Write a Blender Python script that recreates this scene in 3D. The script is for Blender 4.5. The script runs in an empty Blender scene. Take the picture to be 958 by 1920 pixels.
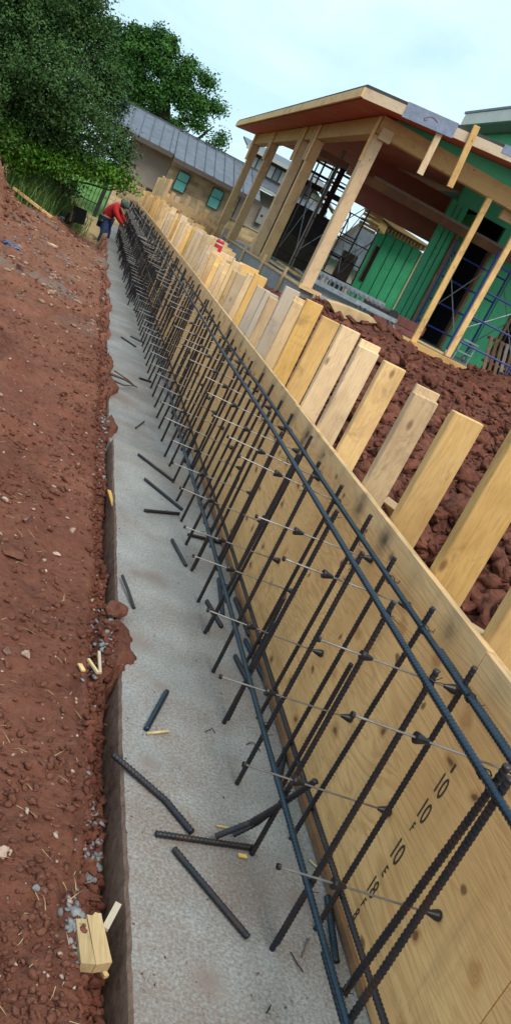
import bpy, bmesh, math, random, bisect
import numpy as np
from mathutils import Vector, Matrix, Euler
R = random.Random(7)
rad = math.radians
scene = bpy.context.scene
COL = scene.collection

# ------------------------------------------------------------ camera
CE = np.array([[0.88659057, 0.35692363, 0.29421536],
               [-0.1566473, -0.36679738, 0.91701762],
               [0.43522268, -0.85910722, -0.26928797]])
FP = 1662.54
CAMP = Vector((0, 0, 1.5))
cd = bpy.data.cameras.new('camera')
cam = bpy.data.objects.new('camera', cd)
COL.objects.link(cam)
m = Matrix.Identity(4)
for i in range(3):
    m[i][0] = CE[i][0]; m[i][1] = -CE[i][1]; m[i][2] = -CE[i][2]; m[i][3] = CAMP[i]
cam.matrix_world = m
cd.sensor_fit = 'VERTICAL'; cd.sensor_height = 36; cd.lens = 36 * FP / 1920
cd.clip_end = 3000; cd.clip_start = 0.02
scene.camera = cam

def ray(x, y):
    c = np.array([x - 479., y - 960., FP]); return Vector([float(c @ CE[k]) for k in range(3)])
def UX(x, y, w): r = ray(x, y); return CAMP + r * (w / r[0])       # survey: point of the plane X = w
def UY(x, y, w): r = ray(x, y); return CAMP + r * (w / r[1])
def UZ(x, y, w): r = ray(x, y); return CAMP + r * ((w - 1.5) / r[2])

# ------------------------------------------------------------ helpers
ORG = {}
def tag(o, label=None, cat=None, group=None, kind=None):
    if label: o['label'] = label
    if cat: o['category'] = cat
    if group: o['group'] = group
    if kind: o['kind'] = kind
    return o
def thing(name, loc, label, cat, group=None):
    o = bpy.data.objects.new(name, None); COL.objects.link(o)
    o.empty_display_size = .1
    o.location = loc; ORG[o] = Vector(loc)
    return tag(o, label, cat, group)
def link(name, bm, mat, parent=None, smooth=False, base=None):
    """mesh authored in world coordinates -> one object; origin at parent's origin, or at its own base"""
    me = bpy.data.meshes.new(name)
    if parent is not None: org = ORG[parent]
    elif base is not None: org = Vector(base)
    else:
        vs = [v.co for v in bm.verts]
        lo = Vector([min(v[i] for v in vs) for i in range(3)]); hi = Vector([max(v[i] for v in vs) for i in range(3)])
        org = Vector(((lo.x + hi.x) / 2, (lo.y + hi.y) / 2, lo.z))
    bmesh.ops.translate(bm, verts=bm.verts, vec=-org)
    bmesh.ops.recalc_face_normals(bm, faces=bm.faces)
    bm.to_mesh(me); bm.free()
    if smooth:
        for p in me.polygons: p.use_smooth = True
    me.materials.append(mat)
    o = bpy.data.objects.new(name, me); COL.objects.link(o)
    if parent is not None: o.parent = parent
    else: o.location = org
    ORG[o] = org.copy()
    return o
def nb(): return bmesh.new()
def box(bm, x0, x1, y0, y1, z0, z1, bev=0, jit=0):
    r = bmesh.ops.create_cube(bm, size=1)
    vs = r['verts']
    for v in vs:
        v.co = Vector(((x0 + x1) / 2 + v.co.x * (x1 - x0), (y0 + y1) / 2 + v.co.y * (y1 - y0), (z0 + z1) / 2 + v.co.z * (z1 - z0)))
        if jit: v.co += Vector([R.uniform(-jit, jit) for _ in range(3)])
    if bev:
        es = list({e for v in vs for e in v.link_edges})
        bmesh.ops.bevel(bm, geom=es, offset=bev, segments=1, affect='EDGES')
def bar(bm, a, b, w, h, up=(0, 0, 1), bev=0):
    """rectangular member from a to b, w wide, h along up"""
    a = Vector(a); b = Vector(b); d = (b - a); L = d.length; d.normalize()
    s = d.cross(Vector(up))
    if s.length < 1e-4: s = d.cross(Vector((1, 0, 0)))
    s.normalize(); u = s.cross(d)
    r = bmesh.ops.create_cube(bm, size=1)
    for v in r['verts']:
        v.co = (a + b) / 2 + d * (v.co.y * L) + s * (v.co.x * w) + u * (v.co.z * h)
    if bev:
        es = list({e for v in r['verts'] for e in v.link_edges})
        bmesh.ops.bevel(bm, geom=es, offset=bev, segments=1, affect='EDGES')
def tube(bm, pts, rr, n=8, cap=True):
    pts = [Vector(p) for p in pts]
    if not hasattr(rr, '__len__'): rr = [rr] * len(pts)
    rings = []
    ref = None
    for i, p in enumerate(pts):
        d = (pts[min(i + 1, len(pts) - 1)] - pts[max(i - 1, 0)]).normalized()
        if ref is None:
            ref = Vector((0, 0, 1)) if abs(d.z) < .9 else Vector((1, 0, 0))
        s = d.cross(ref).normalized(); u = s.cross(d).normalized(); ref = u
        rings.append([bm.verts.new(p + s * (math.cos(6.2832 * k / n) * rr[i]) + u * (math.sin(6.2832 * k / n) * rr[i])) for k in range(n)])
    for a, b in zip(rings, rings[1:]):
        for k in range(n): bm.faces.new((a[k], a[(k + 1) % n], b[(k + 1) % n], b[k]))
    if cap:
        bm.faces.new(rings[0][::-1]); bm.faces.new(rings[-1])
def rebar(bm, pts, r=.008, pitch=.0125, n=10, ribs=True):
    """deformed bar along a polyline: diagonal ribs and two lengthwise ribs"""
    pts = [Vector(p) for p in pts]
    if not ribs: return tube(bm, pts, r, 6)
    acc = [0]
    for a, b in zip(pts, pts[1:]): acc.append(acc[-1] + (b - a).length)
    L = acc[-1]; N = max(2, int(L / (pitch / 3)))
    rings = []; ref = None; j = 0
    for i in range(N + 1):
        s_ = L * i / N
        while j < len(pts) - 2 and s_ > acc[j + 1]: j += 1
        t = (s_ - acc[j]) / max(1e-6, acc[j + 1] - acc[j])
        p = pts[j].lerp(pts[j + 1], t); d = (pts[j + 1] - pts[j]).normalized()
        if ref is None: ref = Vector((0, 0, 1)) if abs(d.z) < .9 else Vector((1, 0, 0))
        s = d.cross(ref).normalized(); u = s.cross(d).normalized()
        ring = []
        for k in range(n):
            th = 6.2832 * k / n
            ph = 6.2832 * s_ / pitch + 1.6 * math.sin(th)
            q = r * (.93 + .24 * max(0, math.sin(ph)) ** .7) * (1.09 if k in (0, n // 2) else 1)
            ring.append(bm.verts.new(p + s * (math.cos(th) * q) + u * (math.sin(th) * q)))
        rings.append(ring)
    for a, b in zip(rings, rings[1:]):
        for k in range(n): bm.faces.new((a[k], a[(k + 1) % n], b[(k + 1) % n], b[k]))
    bm.faces.new(rings[0][::-1]); bm.faces.new(rings[-1])
def quad(bm, *ps):
    return bm.faces.new([bm.verts.new(Vector(p)) for p in ps])
def slab(bm, pts, ext):
    """polygon extruded by a vector"""
    ext = Vector(ext)
    a = [bm.verts.new(Vector(p)) for p in pts]; b = [bm.verts.new(Vector(p) + ext) for p in pts]
    bm.faces.new(a); bm.faces.new(b[::-1])
    n = len(a)
    for i in range(n): bm.faces.new((a[i], a[(i + 1) % n], b[(i + 1) % n], b[i]))
def rock(bm, c, r, squash=.7, rough=.25, sub=1, seed=None):
    rr = random.Random(seed if seed is not None else R.random())
    res = bmesh.ops.create_icosphere(bm, subdivisions=sub, radius=1)
    e = Euler((rr.uniform(0, 6), rr.uniform(0, 6), rr.uniform(0, 6))).to_matrix()
    sc = Vector((rr.uniform(.65, 1.4), rr.uniform(.65, 1.3), rr.uniform(.45, 1)))
    pl = [(Vector([rr.gauss(0, 1) for _ in range(3)]).normalized(), rr.uniform(.25, .8)) for _ in range(8)]
    for v in res['verts']:
        d = v.co.copy()
        for n_, h in pl:
            k = d.dot(n_)
            if k > h: d -= n_ * (k - h)
        d *= 1 + rr.uniform(-rough, rough) * (.5 if rough < .95 else .42) + (.0 if rough < .95 else .28 * math.sin(d.x * 5 + pl[0][1] * 9) * math.sin(d.y * 6 + pl[1][1] * 9))
        d = e @ Vector((d.x * sc.x, d.y * sc.y, d.z * sc.z)); d.z *= squash
        v.co = Vector(c) + d * r

# ------------------------------------------------------------ noise
def vn(x, y, seed=0):
    xi = np.floor(x).astype(np.int64); yi = np.floor(y).astype(np.int64)
    fx = x - xi; fy = y - yi; fx = fx * fx * (3 - 2 * fx); fy = fy * fy * (3 - 2 * fy)
    def h(a, b):
        n = (a * 374761393 + b * 668265263 + seed * 974711) & 0x7fffffff
        n = ((n ^ (n >> 13)) * 1274126177) & 0x7fffffff
        n = n ^ (n >> 16)
        return (n & 0xffff) / 65535.0
    a = h(xi, yi); b = h(xi + 1, yi); c = h(xi, yi + 1); d = h(xi + 1, yi + 1)
    return (a * (1 - fx) + b * fx) * (1 - fy) + (c * (1 - fx) + d * fx) * fy
def fbm(x, y, o=4, seed=0):
    s = 0; a = .5; t = 0
    for i in range(o):
        s = s + a * (vn(x * 2 ** i, y * 2 ** i, seed + i * 7) - .5) * 2; t += a; a *= .5
    return s / t
def sm(x, a, b):
    t = np.clip((x - a) / (b - a), 0, 1); return t * t * (3 - 2 * t)
def gz(x, y):
    x = np.asarray(x, float); y = np.asarray(y, float)
    near = np.clip(1 - y / 60, 0, 1)
    n1 = fbm(x * 3, y * 3, 4, 1); n2 = fbm(x * 14, y * 14, 3, 5); n3 = 1 - 2 * np.abs(fbm(x * 7 + 3, y * 7, 3, 9))
    # left bank
    edge = .555 + .03 * fbm(y * 2.5, y * 0 + 3.3, 3, 21)
    depth = .108 - .05 * sm(y, 4.6, 5.6) - .045 * sm(y, 9, 14) - .07 * np.clip(fbm(y * 1.7, y * 0 + 9.1, 3, 33), 0, 1) * sm(y, 2.2, 2.8)
    zl = -.005 + .05 * np.clip((.35 - x) / 1.0, 0, 1.5) - depth * sm(x, edge, edge + .06)
    zl = zl + .03 * n1 * sm(y, 1.5, 5) * sm(-x, -.62, -.3) + .020 * n1 + .007 * n2 + .014 * (n3 - .4)
    lump = np.clip(fbm(x * 5, y * 4, 2, 70) - .15, 0, 1)
    zl = zl + .09 * lump * sm(y, 3, 6) * sm(-x, -.66, -.4)
    crack = np.abs(fbm(y * 2.2 + 5, x * 3, 3, 44) * .05 + .53 - x)
    zl = zl - .02 * np.exp(-(crack / .010) ** 2) * (1 - sm(y, 2.6, 3.2))
    zl = zl - .24 * sm(y, 15.8, 20.2) * sm(x, -.5, .2)
    # soil pile at far left
    dd = np.sqrt((x + 3.2) ** 2 + ((y - 15.5) * .8) ** 2)
    zp = np.clip(2.35 - dd * 1.0, 0, 9); zl = zl + zp * (1 + .15 * n1) + .05 * n1 * (zp > 0)
    # soil that spilled on to the footing
    sp = .08 * np.exp(-((y - 2.86) / .16) ** 2) + .05 * np.exp(-((y - 6.9) / .25) ** 2) * 1.3 + .04 * np.exp(-((y - 5.75) / .2) ** 2) + .05 * np.clip(fbm(y * 1.3, y * 0, 3, 50), -.3, 1) * sm(y, 5.6, 7) + .02 * sm(y, 5.5, 7)
    sp = sp * (1 + .5 * fbm(y * 9, x * 0 + 1, 2, 8))
    over = np.where(sp > .012, (sp - (x - .672)) * .55 + .012 * n2, -.3)
    zs = np.where((x > .672), np.maximum(np.where(over > 0, over, -.3), -.3), zl)
    zs = np.where((x > .60) & (x <= .672) & (sp > .03), np.maximum(zl, -.02 + sp * .55 * sm(x, .6, .67)), zs)
    # right side
    zr = .10 + .50 * sm(x, 1.45, 2.6) + .32 * sm(y, 5, 13.4) * sm(x, 1.6, 3.2)
    cut = sm(x, 3.75, 3.5) * 0
    zr = zr + (.10 * n1 + .05 * n3 + .03 * n2) * sm(x, 1.45, 1.8)
    zr = zr + .16 * np.exp(-((x - 4.6) / .8) ** 2 - ((y - 13.2) / 1.0) ** 2) + .34 * np.exp(-((x - 7.1) / .5) ** 2 - ((y - 13.5) / .7) ** 2)
    west = sm(y, 12.5, 14.4) * (1 - sm(x, 3.45, 3.6))
    zr = zr * (1 - west) + west * (.25 + .05 * n1)
    under = sm(y, 14.44, 14.5) * sm(x, 3.5, 3.6)
    zr = zr * (1 - under) + .72 * under
    z = np.where(x > 1.34, zr, zs)
    # flatten with distance
    far = sm(y, 30, 36)
    z = z * (1 - far) + far * (-.05 + .04 * n1)
    wide = sm(np.abs(x - 2), 14, 24)
    z = z * (1 - wide) + wide * -.05
    return z
_G = {}
def gzs(x, y):
    if not _G: return float(gz(np.array([x]), np.array([y]))[0])
    xs_, ys_, Z_ = _G['x'], _G['y'], _G['z']
    i = min(max(bisect.bisect(xs_, x) - 1, 0), len(xs_) - 2); j = min(max(bisect.bisect(ys_, y) - 1, 0), len(ys_) - 2)
    u = (x - xs_[i]) / (xs_[i + 1] - xs_[i]); v = (y - ys_[j]) / (ys_[j + 1] - ys_[j])
    return float((Z_[j][i] * (1 - u) + Z_[j][i + 1] * u) * (1 - v) + (Z_[j + 1][i] * (1 - u) + Z_[j + 1][i + 1] * u) * v)

# ------------------------------------------------------------ materials
MATS = {}
class NT:
    def __init__(s, name):
        s.m = bpy.data.materials.new(name); s.m.use_nodes = True
        s.t = s.m.node_tree; s.b = s.t.nodes['Principled BSDF']
    def n(s, ty, **k):
        nd = s.t.nodes.new(ty)
        for a, b in k.items():
            if a.startswith('i_'): 
                key = a[2:]; key = int(key) if key.isdigit() else key.replace('_', ' ')
                nd.inputs[key].default_value = b
            else: setattr(nd, a, b)
        return nd
    def l(s, a, b): s.t.links.new(a, b)
    def ramp(s, fac, stops, interp='LINEAR'):
        nd = s.t.nodes.new('ShaderNodeValToRGB'); nd.color_ramp.interpolation = interp
        el = nd.color_ramp.elements
        while len(el) > 1: el.remove(el[-1])
        el[0].position = stops[0][0]; el[0].color = (*stops[0][1], 1) if hasattr(stops[0][1], '__len__') else (stops[0][1],) * 3 + (1,)
        for p, c in stops[1:]:
            e = el.new(p); e.color = (*c, 1) if hasattr(c, '__len__') else (c,) * 3 + (1,)
        s.l(fac, nd.inputs[0]); return nd.outputs[0]
    def mix(s, f, a, b, mode='MIX'):
        nd = s.t.nodes.new('ShaderNodeMix'); nd.data_type = 'RGBA'; nd.blend_type = mode
        for sock, v in ((nd.inputs[0], f), (nd.inputs[6], a), (nd.inputs[7], b)):
            if hasattr(v, 'links'): s.l(v, sock)
            else: sock.default_value = v if not hasattr(v, '__len__') else (*v, 1)
        return nd.outputs[2]
    def math(s, op, a, b=None, c=None):
        nd = s.t.nodes.new('ShaderNodeMath'); nd.operation = op
        for i, v in enumerate((a, b, c)):
            if v is None: continue
            if hasattr(v, 'links'): s.l(v, nd.inputs[i])
            else: nd.inputs[i].default_value = v
        return nd.outputs[0]
    def coords(s, scale=(1, 1, 1), rnd=True, world=False):
        if world:
            g = s.n('ShaderNodeNewGeometry'); src = g.outputs['Position']
        else: src = s.n('ShaderNodeTexCoord').outputs['Object']
        if rnd:
            oi = s.n('ShaderNodeObjectInfo'); mu = s.n('ShaderNodeMath', operation='MULTIPLY'); s.l(oi.outputs['Random'], mu.inputs[0]); mu.inputs[1].default_value = 37.
            ad = s.n('ShaderNodeVectorMath', operation='ADD'); s.l(src, ad.inputs[0]); s.l(mu.outputs[0], ad.inputs[1]); src = ad.outputs[0]
        mp = s.n('ShaderNodeMapping'); mp.inputs['Scale'].default_value = scale; s.l(src, mp.inputs[0]); return mp.outputs[0]
    def noise(s, v, sc, det=4, rough=.55, dist=0):
        nd = s.n('ShaderNodeTexNoise'); s.l(v, nd.inputs['Vector']); nd.inputs['Scale'].default_value = sc
        nd.inputs['Detail'].default_value = det; nd.inputs['Roughness'].default_value = rough; nd.inputs['Distortion'].default_value = dist
        return nd.outputs[0]
    def vor(s, v, sc, feat='F1', out='Distance', rnd=1):
        nd = s.n('ShaderNodeTexVoronoi', feature=feat); s.l(v, nd.inputs['Vector']); nd.inputs['Scale'].default_value = sc; nd.inputs['Randomness'].default_value = rnd
        return nd.outputs[out]
    def bump(s, h, st=.5, d=.01):
        nd = s.n('ShaderNodeBump'); nd.inputs['Strength'].default_value = st; nd.inputs['Distance'].default_value = d
        s.l(h, nd.inputs['Height']); s.l(nd.outputs[0], s.b.inputs['Normal'])
    def rnd(s): return s.n('ShaderNodeObjectInfo').outputs['Random']
    def col(s, c):
        if hasattr(c, 'links'): s.l(c, s.b.inputs['Base Color'])
        else: s.b.inputs['Base Color'].default_value = (*c, 1)
    def rough(s, v):
        if hasattr(v, 'links'): s.l(v, s.b.inputs['Roughness'])
        else: s.b.inputs['Roughness'].default_value = v

def m_plain(name, c, rough=.7, metal=0, var=.25, sc=8, bump=.15):
    t = NT(name); v = t.coords()
    n = t.noise(v, sc, 5, .6)
    f = t.ramp(n, [(.3, 1 - var), (.7, 1 + var * .4)])
    t.col(t.mix(1.0, c, f, 'MULTIPLY')); t.rough(rough); t.b.inputs['Metallic'].default_value = metal
    if bump: t.bump(t.noise(v, sc * 4, 4), bump, .005)
    return t.m
def m_lumber(name, axis, pale=(.78, .51, .225), dark=(.50, .25, .08), vary=.5, grey=1., weather=0.):
    t = NT(name)
    sc = [9, 9, 9]; sc[axis] = .7
    v = t.coords(sc)
    w = t.noise(v, 2.2, 4, .6, .6)
    rings = t.math('FRACT', t.math('MULTIPLY', w, 9.))
    line = t.ramp(rings, [(0, .0), (.55, .25), (.85, 1.), (1, .1)])
    fine = t.noise(t.coords([60 if k != axis else 3 for k in range(3)]), 3, 3, .6)
    c = t.mix(t.math('MULTIPLY', line, .42), pale, dark)
    c = t.mix(t.math('MULTIPLY', t.ramp(fine, [(.35, 1.), (.65, 0.)]), .22), c, dark)
    sp = t.coords([1 if k == axis else 1.6 for k in range(3)])
    blot = t.noise(sp, 2.3, 4, .6)
    c = t.mix(t.math('MULTIPLY', t.ramp(blot, [(.48, 0.), (.66, 1.)]), .5), c, (.38, .20, .075))
    mud = t.noise(t.coords([2.5 if k != axis else 1.6 for k in range(3)]), 1.9, 6, .75, .8); c = t.mix(t.math('MULTIPLY', t.ramp(mud, [(.56, 0.), (.66, 1.)]), .42), c, (.17, .10, .06))
    kd = t.vor(t.coords([4.5 if k != axis else 2.2 for k in range(3)]), 1.5)
    kn = t.ramp(kd, [(.045, 1.), (.10, 0.)])
    c = t.mix(t.math('MULTIPLY', kn, .75), c, (.16, .07, .03))
    rv = t.rnd()
    hs = t.n('ShaderNodeHueSaturation'); t.l(c, hs.inputs['Color'])
    t.l(t.math('MULTIPLY_ADD', rv, vary * .8, 1.04 - vary * .5), hs.inputs['Value'])
    r2 = t.math('FRACT', t.math('MULTIPLY', rv, 7.31)); t.l(t.math('MULTIPLY_ADD', r2, .35, .78), hs.inputs['Saturation'])
    c = hs.outputs[0]
    r3 = t.math('FRACT', t.math('MULTIPLY', rv, 13.7))
    gm = t.ramp(r3, [(.86, 0.), (.9, .6)])
    if grey: c = t.mix(t.math('MULTIPLY', gm, t.ramp(blot, [(.35, 1.), (.6, .6)])), c, (.40, .38, .36))
    if weather: c = t.mix(weather, c, (.3, .28, .25))
    t.col(c); t.rough(.75)
    t.bump(fine, .25, .004)
    return t.m
def m_dirt(name, base, dark, light, sc=1., fleck=(.30, .21, .15), bst=.9):
    t = NT(name); v = t.coords(rnd=False, world=True)
    n1 = t.noise(v, 2.2 * sc, 6, .65); n2 = t.noise(v, 26 * sc, 6, .7); n3 = t.noise(v, 130 * sc, 4, .7)
    c = t.mix(t.ramp(n1, [(.36, 0.), (.64, 1.)]), dark, base)
    c = t.mix(t.math('MULTIPLY', t.ramp(n2, [(.45, 0.), (.72, 1.)]), .6), c, light)
    c = t.mix(t.math('MULTIPLY', t.ramp(n2, [(.30, 1.), (.44, 0.)]), .65), c, tuple(k * .45 for k in dark))
    fv = t.vor(v, 45 * sc); fc = t.n('ShaderNodeTexVoronoi'); t.l(v, fc.inputs['Vector']); fc.inputs['Scale'].default_value = 45 * sc
    sel = t.n('ShaderNodeSeparateColor'); t.l(fc.outputs['Color'], sel.inputs[0])
    fl = t.math('MULTIPLY', t.ramp(fv, [(.16, 1.), (.24, 0.)]), t.ramp(sel.outputs[0], [(.90, 0.), (.92, 1.)]))
    c = t.mix(fl, c, fleck)
    t.col(c); t.rough(.95); t.b.inputs['Specular IOR Level'].default_value = .15
    h = t.math('ADD', t.math('MULTIPLY', n2, 1.), t.math('MULTIPLY', n3, .45))
    cl = t.vor(v, 32 * sc); h = t.math('SUBTRACT', h, t.math('MULTIPLY', cl, .6))
    t.bump(h, bst, .02)
    return t.m

def m_ground():
    t = NT('ground_soil'); v = t.coords(rnd=False, world=True)
    g = t.n('ShaderNodeNewGeometry'); sx = t.n('ShaderNodeSeparateXYZ'); t.l(g.outputs['Position'], sx.inputs[0])
    X, Y = sx.outputs[0], sx.outputs[1]
    n1 = t.noise(v, 1.3, 6, .65); n2 = t.noise(v, 24, 6, .7); n3 = t.noise(v, 140, 4, .7); n0 = t.noise(v, .35, 4, .6)
    red = t.mix(t.ramp(n1, [(.36, 0.), (.66, 1.)]), (.145, .055, .038), (.27, .105, .067))
    dk = t.mix(t.ramp(n1, [(.36, 0.), (.66, 1.)]), (.09, .034, .024), (.19, .07, .047))
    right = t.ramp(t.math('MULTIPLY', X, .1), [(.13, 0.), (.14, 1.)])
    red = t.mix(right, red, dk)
    lightened = t.mix(t.math('MULTIPLY', t.ramp(n2, [(.5, 0.), (.75, 1.)]), .55), red, (.27, .135, .09))
    c = t.mix(t.math('MULTIPLY', t.ramp(n2, [(.30, 1.), (.45, 0.)]), .6), lightened, (.05, .02, .016))
    # drier, stonier soil farther along the bank
    dry = t.math('MULTIPLY', t.ramp(t.math('MULTIPLY', t.math('ADD', Y, t.math('MULTIPLY', n1, 6.)), .05), [(.45, 0.), (.85, 1.)]), t.ramp(n2, [(.4, .25), (.62, 1.)]))
    dry = t.math('MULTIPLY', dry, t.math('SUBTRACT', 1., right))
    c = t.mix(t.math('MULTIPLY', dry, .6), c, (.33, .17, .105))
    gy = t.math('MULTIPLY', t.ramp(t.noise(v, .9, 3), [(.56, 0.), (.62, 1.)]), t.ramp(t.math('MULTIPLY', Y, .1), [(.8, 0.), (1.2, .5)]))
    gy = t.math('MULTIPLY', gy, t.math('SUBTRACT', 1., right))
    c = t.mix(gy, c, (.20, .19, .17))
    yy = t.math('ADD', Y, t.math('MULTIPLY', t.math('SUBTRACT', n0, .5), 6.))
    f1 = t.ramp(t.math('MULTIPLY', yy, .02), [(.41, 0.), (.45, 1.)])
    straw = t.mix(t.ramp(n2, [(.3, 0.), (.7, 1.)]), (.30, .20, .10), (.42, .32, .17))
    c = t.mix(f1, c, straw)
    f2 = t.ramp(t.math('MULTIPLY', yy, .02), [(.57, 0.), (.62, 1.)])
    grass = t.mix(t.ramp(n2, [(.3, 0.), (.7, 1.)]), (.07, .17, .035), (.13, .26, .06))
    c = t.mix(f2, c, grass)
    fc = t.n('ShaderNodeTexVoronoi'); t.l(v, fc.inputs['Vector']); fc.inputs['Scale'].default_value = 42
    sel = t.n('ShaderNodeSeparateColor'); t.l(fc.outputs['Color'], sel.inputs[0])
    fl = t.math('MULTIPLY', t.ramp(fc.outputs['Distance'], [(.15, 1.), (.25, 0.)]), t.ramp(sel.outputs[0], [(.91, 0.), (.93, 1.)]))
    c = t.mix(t.math('MULTIPLY', fl, .8), c, (.36, .23, .17))
    t.col(c); t.rough(.95); t.b.inputs['Specular IOR Level'].default_value = .12
    h = t.math('ADD', n2, t.math('MULTIPLY', n3, .5)); h = t.math('SUBTRACT', h, t.math('MULTIPLY', t.vor(v, 34), .6))
    t.bump(h, .95, .022)
    return t.m
def m_concrete(name, c0=(.26, .27, .27), c1=(.38, .39, .385), stain=(.20, .125, .09), sc=1., amount=.75):
    t = NT(name); v = t.coords(rnd=False, world=True)
    n1 = t.noise(v, 3 * sc, 5, .6); n2 = t.noise(v, 105 * sc, 5, .8); n4 = t.noise(v, 1.7 * sc, 6, .7, .4)
    c = t.mix(t.ramp(n1, [(.35, 0.), (.65, 1.)]), c0, c1)
    c = t.mix(t.math('MULTIPLY', t.ramp(n2, [(.42, 1.), (.58, 0.)]), .6), c, (.15, .12, .10))
    st = t.math('MULTIPLY', t.ramp(n4, [(.44, 0.), (.62, 1.)]), t.ramp(n2, [(.40, 1.), (.62, .25)]))
    c = t.mix(t.math('MULTIPLY', st, amount), c, stain)
    for (a_, b_), rr_ in (((290, 1085), .10), ((255, 1075), .05), ((305, 1290), .05), ((250, 1200), .09), ((240, 745), .16), ((330, 690 + 120), .10), ((560, 1690), .06), ((390, 1840), .07), ((280, 1430), .05)):
        q = UZ(a_, b_, 0); dd = t.n('ShaderNodeVectorMath', operation='DISTANCE'); t.l(v, dd.inputs[0]); dd.inputs[1].default_value = tuple(q)
        k_ = t.math('ADD', t.math('DIVIDE', dd.outputs['Value'], rr_), t.math('MULTIPLY', t.math('SUBTRACT', n4, .5), 2.2))
        c = t.mix(t.math('MULTIPLY', t.math('MULTIPLY', t.ramp(k_, [(.2, 1.), (1.3, 0.)]), t.ramp(n2, [(.46, 0.), (.53, 1.)])), .55), c, (.17, .075, .05))
    sm_ = t.noise(t.coords((1, .6, 1), rnd=False, world=True), 95 * sc, 3, .8, 1.2)
    c = t.mix(t.math('MULTIPLY', t.ramp(sm_, [(.60, 0.), (.66, 1.)]), .55), c, (.09, .06, .05))
    t.col(c); t.rough(.9); t.b.inputs['Specular IOR Level'].default_value = .25
    t.bump(t.math('ADD', n2, t.math('MULTIPLY', sm_, .7)), .5, .006)
    return t.m
def m_ply():
    t = NT('plywood_face'); v = t.coords((1, 1, 1), rnd=False, world=True)
    g = t.n('ShaderNodeNewGeometry'); sx = t.n('ShaderNodeSeparateXYZ'); t.l(g.outputs['Position'], sx.inputs[0])
    Yc, Zc = sx.outputs[1], sx.outputs[2]
    oi = t.rnd()
    vs = t.coords((1, .32, 3.2)); w = t.noise(vs, 1.25, 4, .55, .5)
    fr = t.math('FRACT', t.math('MULTIPLY', w, 36.))
    line = t.ramp(fr, [(0, .0), (.45, .12), (.72, 1.), (.86, .8), (1, .0)])
    patch = t.ramp(t.noise(v, 1.6, 2), [(.35, .35), (.6, 1.)])
    fine = t.noise(t.coords((60, 5, 90)), 1.6, 3, .7)
    c = t.mix(t.math('MULTIPLY', t.math('MULTIPLY', line, patch), .5), (.90, .53, .22), (.52, .23, .07))
    big = t.noise(v, 1.9, 4, .6); c = t.mix(t.math('MULTIPLY', t.ramp(big, [(.42, 0.), (.68, 1.)]), .45), c, (.60, .285, .085))
    c = t.mix(t.math('MULTIPLY', t.ramp(fine, [(.35, 1.), (.6, 0.)]), .2), c, (.38, .2, .07))
    kv = t.n('ShaderNodeTexVoronoi', voronoi_dimensions='2D'); kc = t.n('ShaderNodeCombineXYZ'); kw = t.math('MULTIPLY', t.noise(v, 9, 2), .10)
    t.l(t.math('ADD', t.math('MULTIPLY', Yc, 1.0), kw), kc.inputs[0]); t.l(t.math('ADD', t.math('MULTIPLY', Zc, 1.35), kw), kc.inputs[1]); t.l(kc.outputs[0], kv.inputs['Vector']); kv.inputs['Scale'].default_value = 4.2
    ks = t.n('ShaderNodeSeparateColor'); t.l(kv.outputs['Color'], ks.inputs[0])
    on = t.ramp(ks.outputs[0], [(.42, 0.), (.44, 1.)])
    halo = t.math('MULTIPLY', t.ramp(kv.outputs['Distance'], [(.07, 1.), (.17, 0.)]), on)
    ringk = t.math('FRACT', t.math('MULTIPLY', kv.outputs['Distance'], 38.))
    c = t.mix(t.math('MULTIPLY', halo, t.math('MULTIPLY_ADD', ringk, .45, .35)), c, (.42, .17, .045))
    kn = t.math('MULTIPLY', t.ramp(kv.outputs['Distance'], [(.04, 1.), (.08, 0.)]), t.ramp(ks.outputs[1], [(.45, 0.), (.5, 1.)]))
    c = t.mix(t.math('MULTIPLY', kn, .8), c, (.11, .04, .02))
    sp = t.noise(v, 46, 5, .75, .6); spz = t.ramp(Zc, [(.0, 1.), (.45, .25), (.9, .5)])
    c = t.mix(t.math('MULTIPLY', t.math('MULTIPLY', t.ramp(sp, [(.60, 0.), (.66, 1.)]), spz), .6), c, (.33, .27, .22))
    drip = t.noise(t.coords((1, 9, 1.1)), 1.2, 4, .6); c = t.mix(t.math('MULTIPLY', t.ramp(drip, [(.57, 0.), (.70, 1.)]), .3), c, (.40, .22, .10))
    # greyed weathered band along the top edge, and soot where the bar ends were cut
    nn = t.noise(v, 5, 4, .6)
    top = t.ramp(t.math('ADD', Zc, t.math('MULTIPLY', nn, .14)), [(.80, 0.), (.93, 1.)])
    c = t.mix(t.math('MULTIPLY', top, .35), c, (.44, .36, .25))
    fy = t.math('SUBTRACT', t.math('FRACT', t.math('DIVIDE', t.math('SUBTRACT', Yc, 1.87), .31)), .5)
    dy = t.math('MULTIPLY', fy, .31); dz = t.math('SUBTRACT', Zc, .80)
    d2 = t.math('SQRT', t.math('ADD', t.math('MULTIPLY', dy, dy), t.math('MULTIPLY', dz, dz)))
    d2 = t.math('ADD', d2, t.math('MULTIPLY', t.math('SUBTRACT', t.noise(v, 30, 4, .7), .5), .05))
    soot = t.ramp(d2, [(.012, 1.), (.03, .55), (.075, 0.)])
    wn = t.n('ShaderNodeTexWhiteNoise', noise_dimensions='1D'); t.l(t.math('FLOOR', t.math('DIVIDE', t.math('SUBTRACT', Yc, 1.87), .31)), wn.inputs['W'])
    soot = t.math('MULTIPLY', soot, t.math('MULTIPLY_ADD', t.math('POWER', wn.outputs[0], 1.6), .95, .12))
    c = t.mix(t.math('MULTIPLY', soot, .9), c, (.018, .018, .022))
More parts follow.
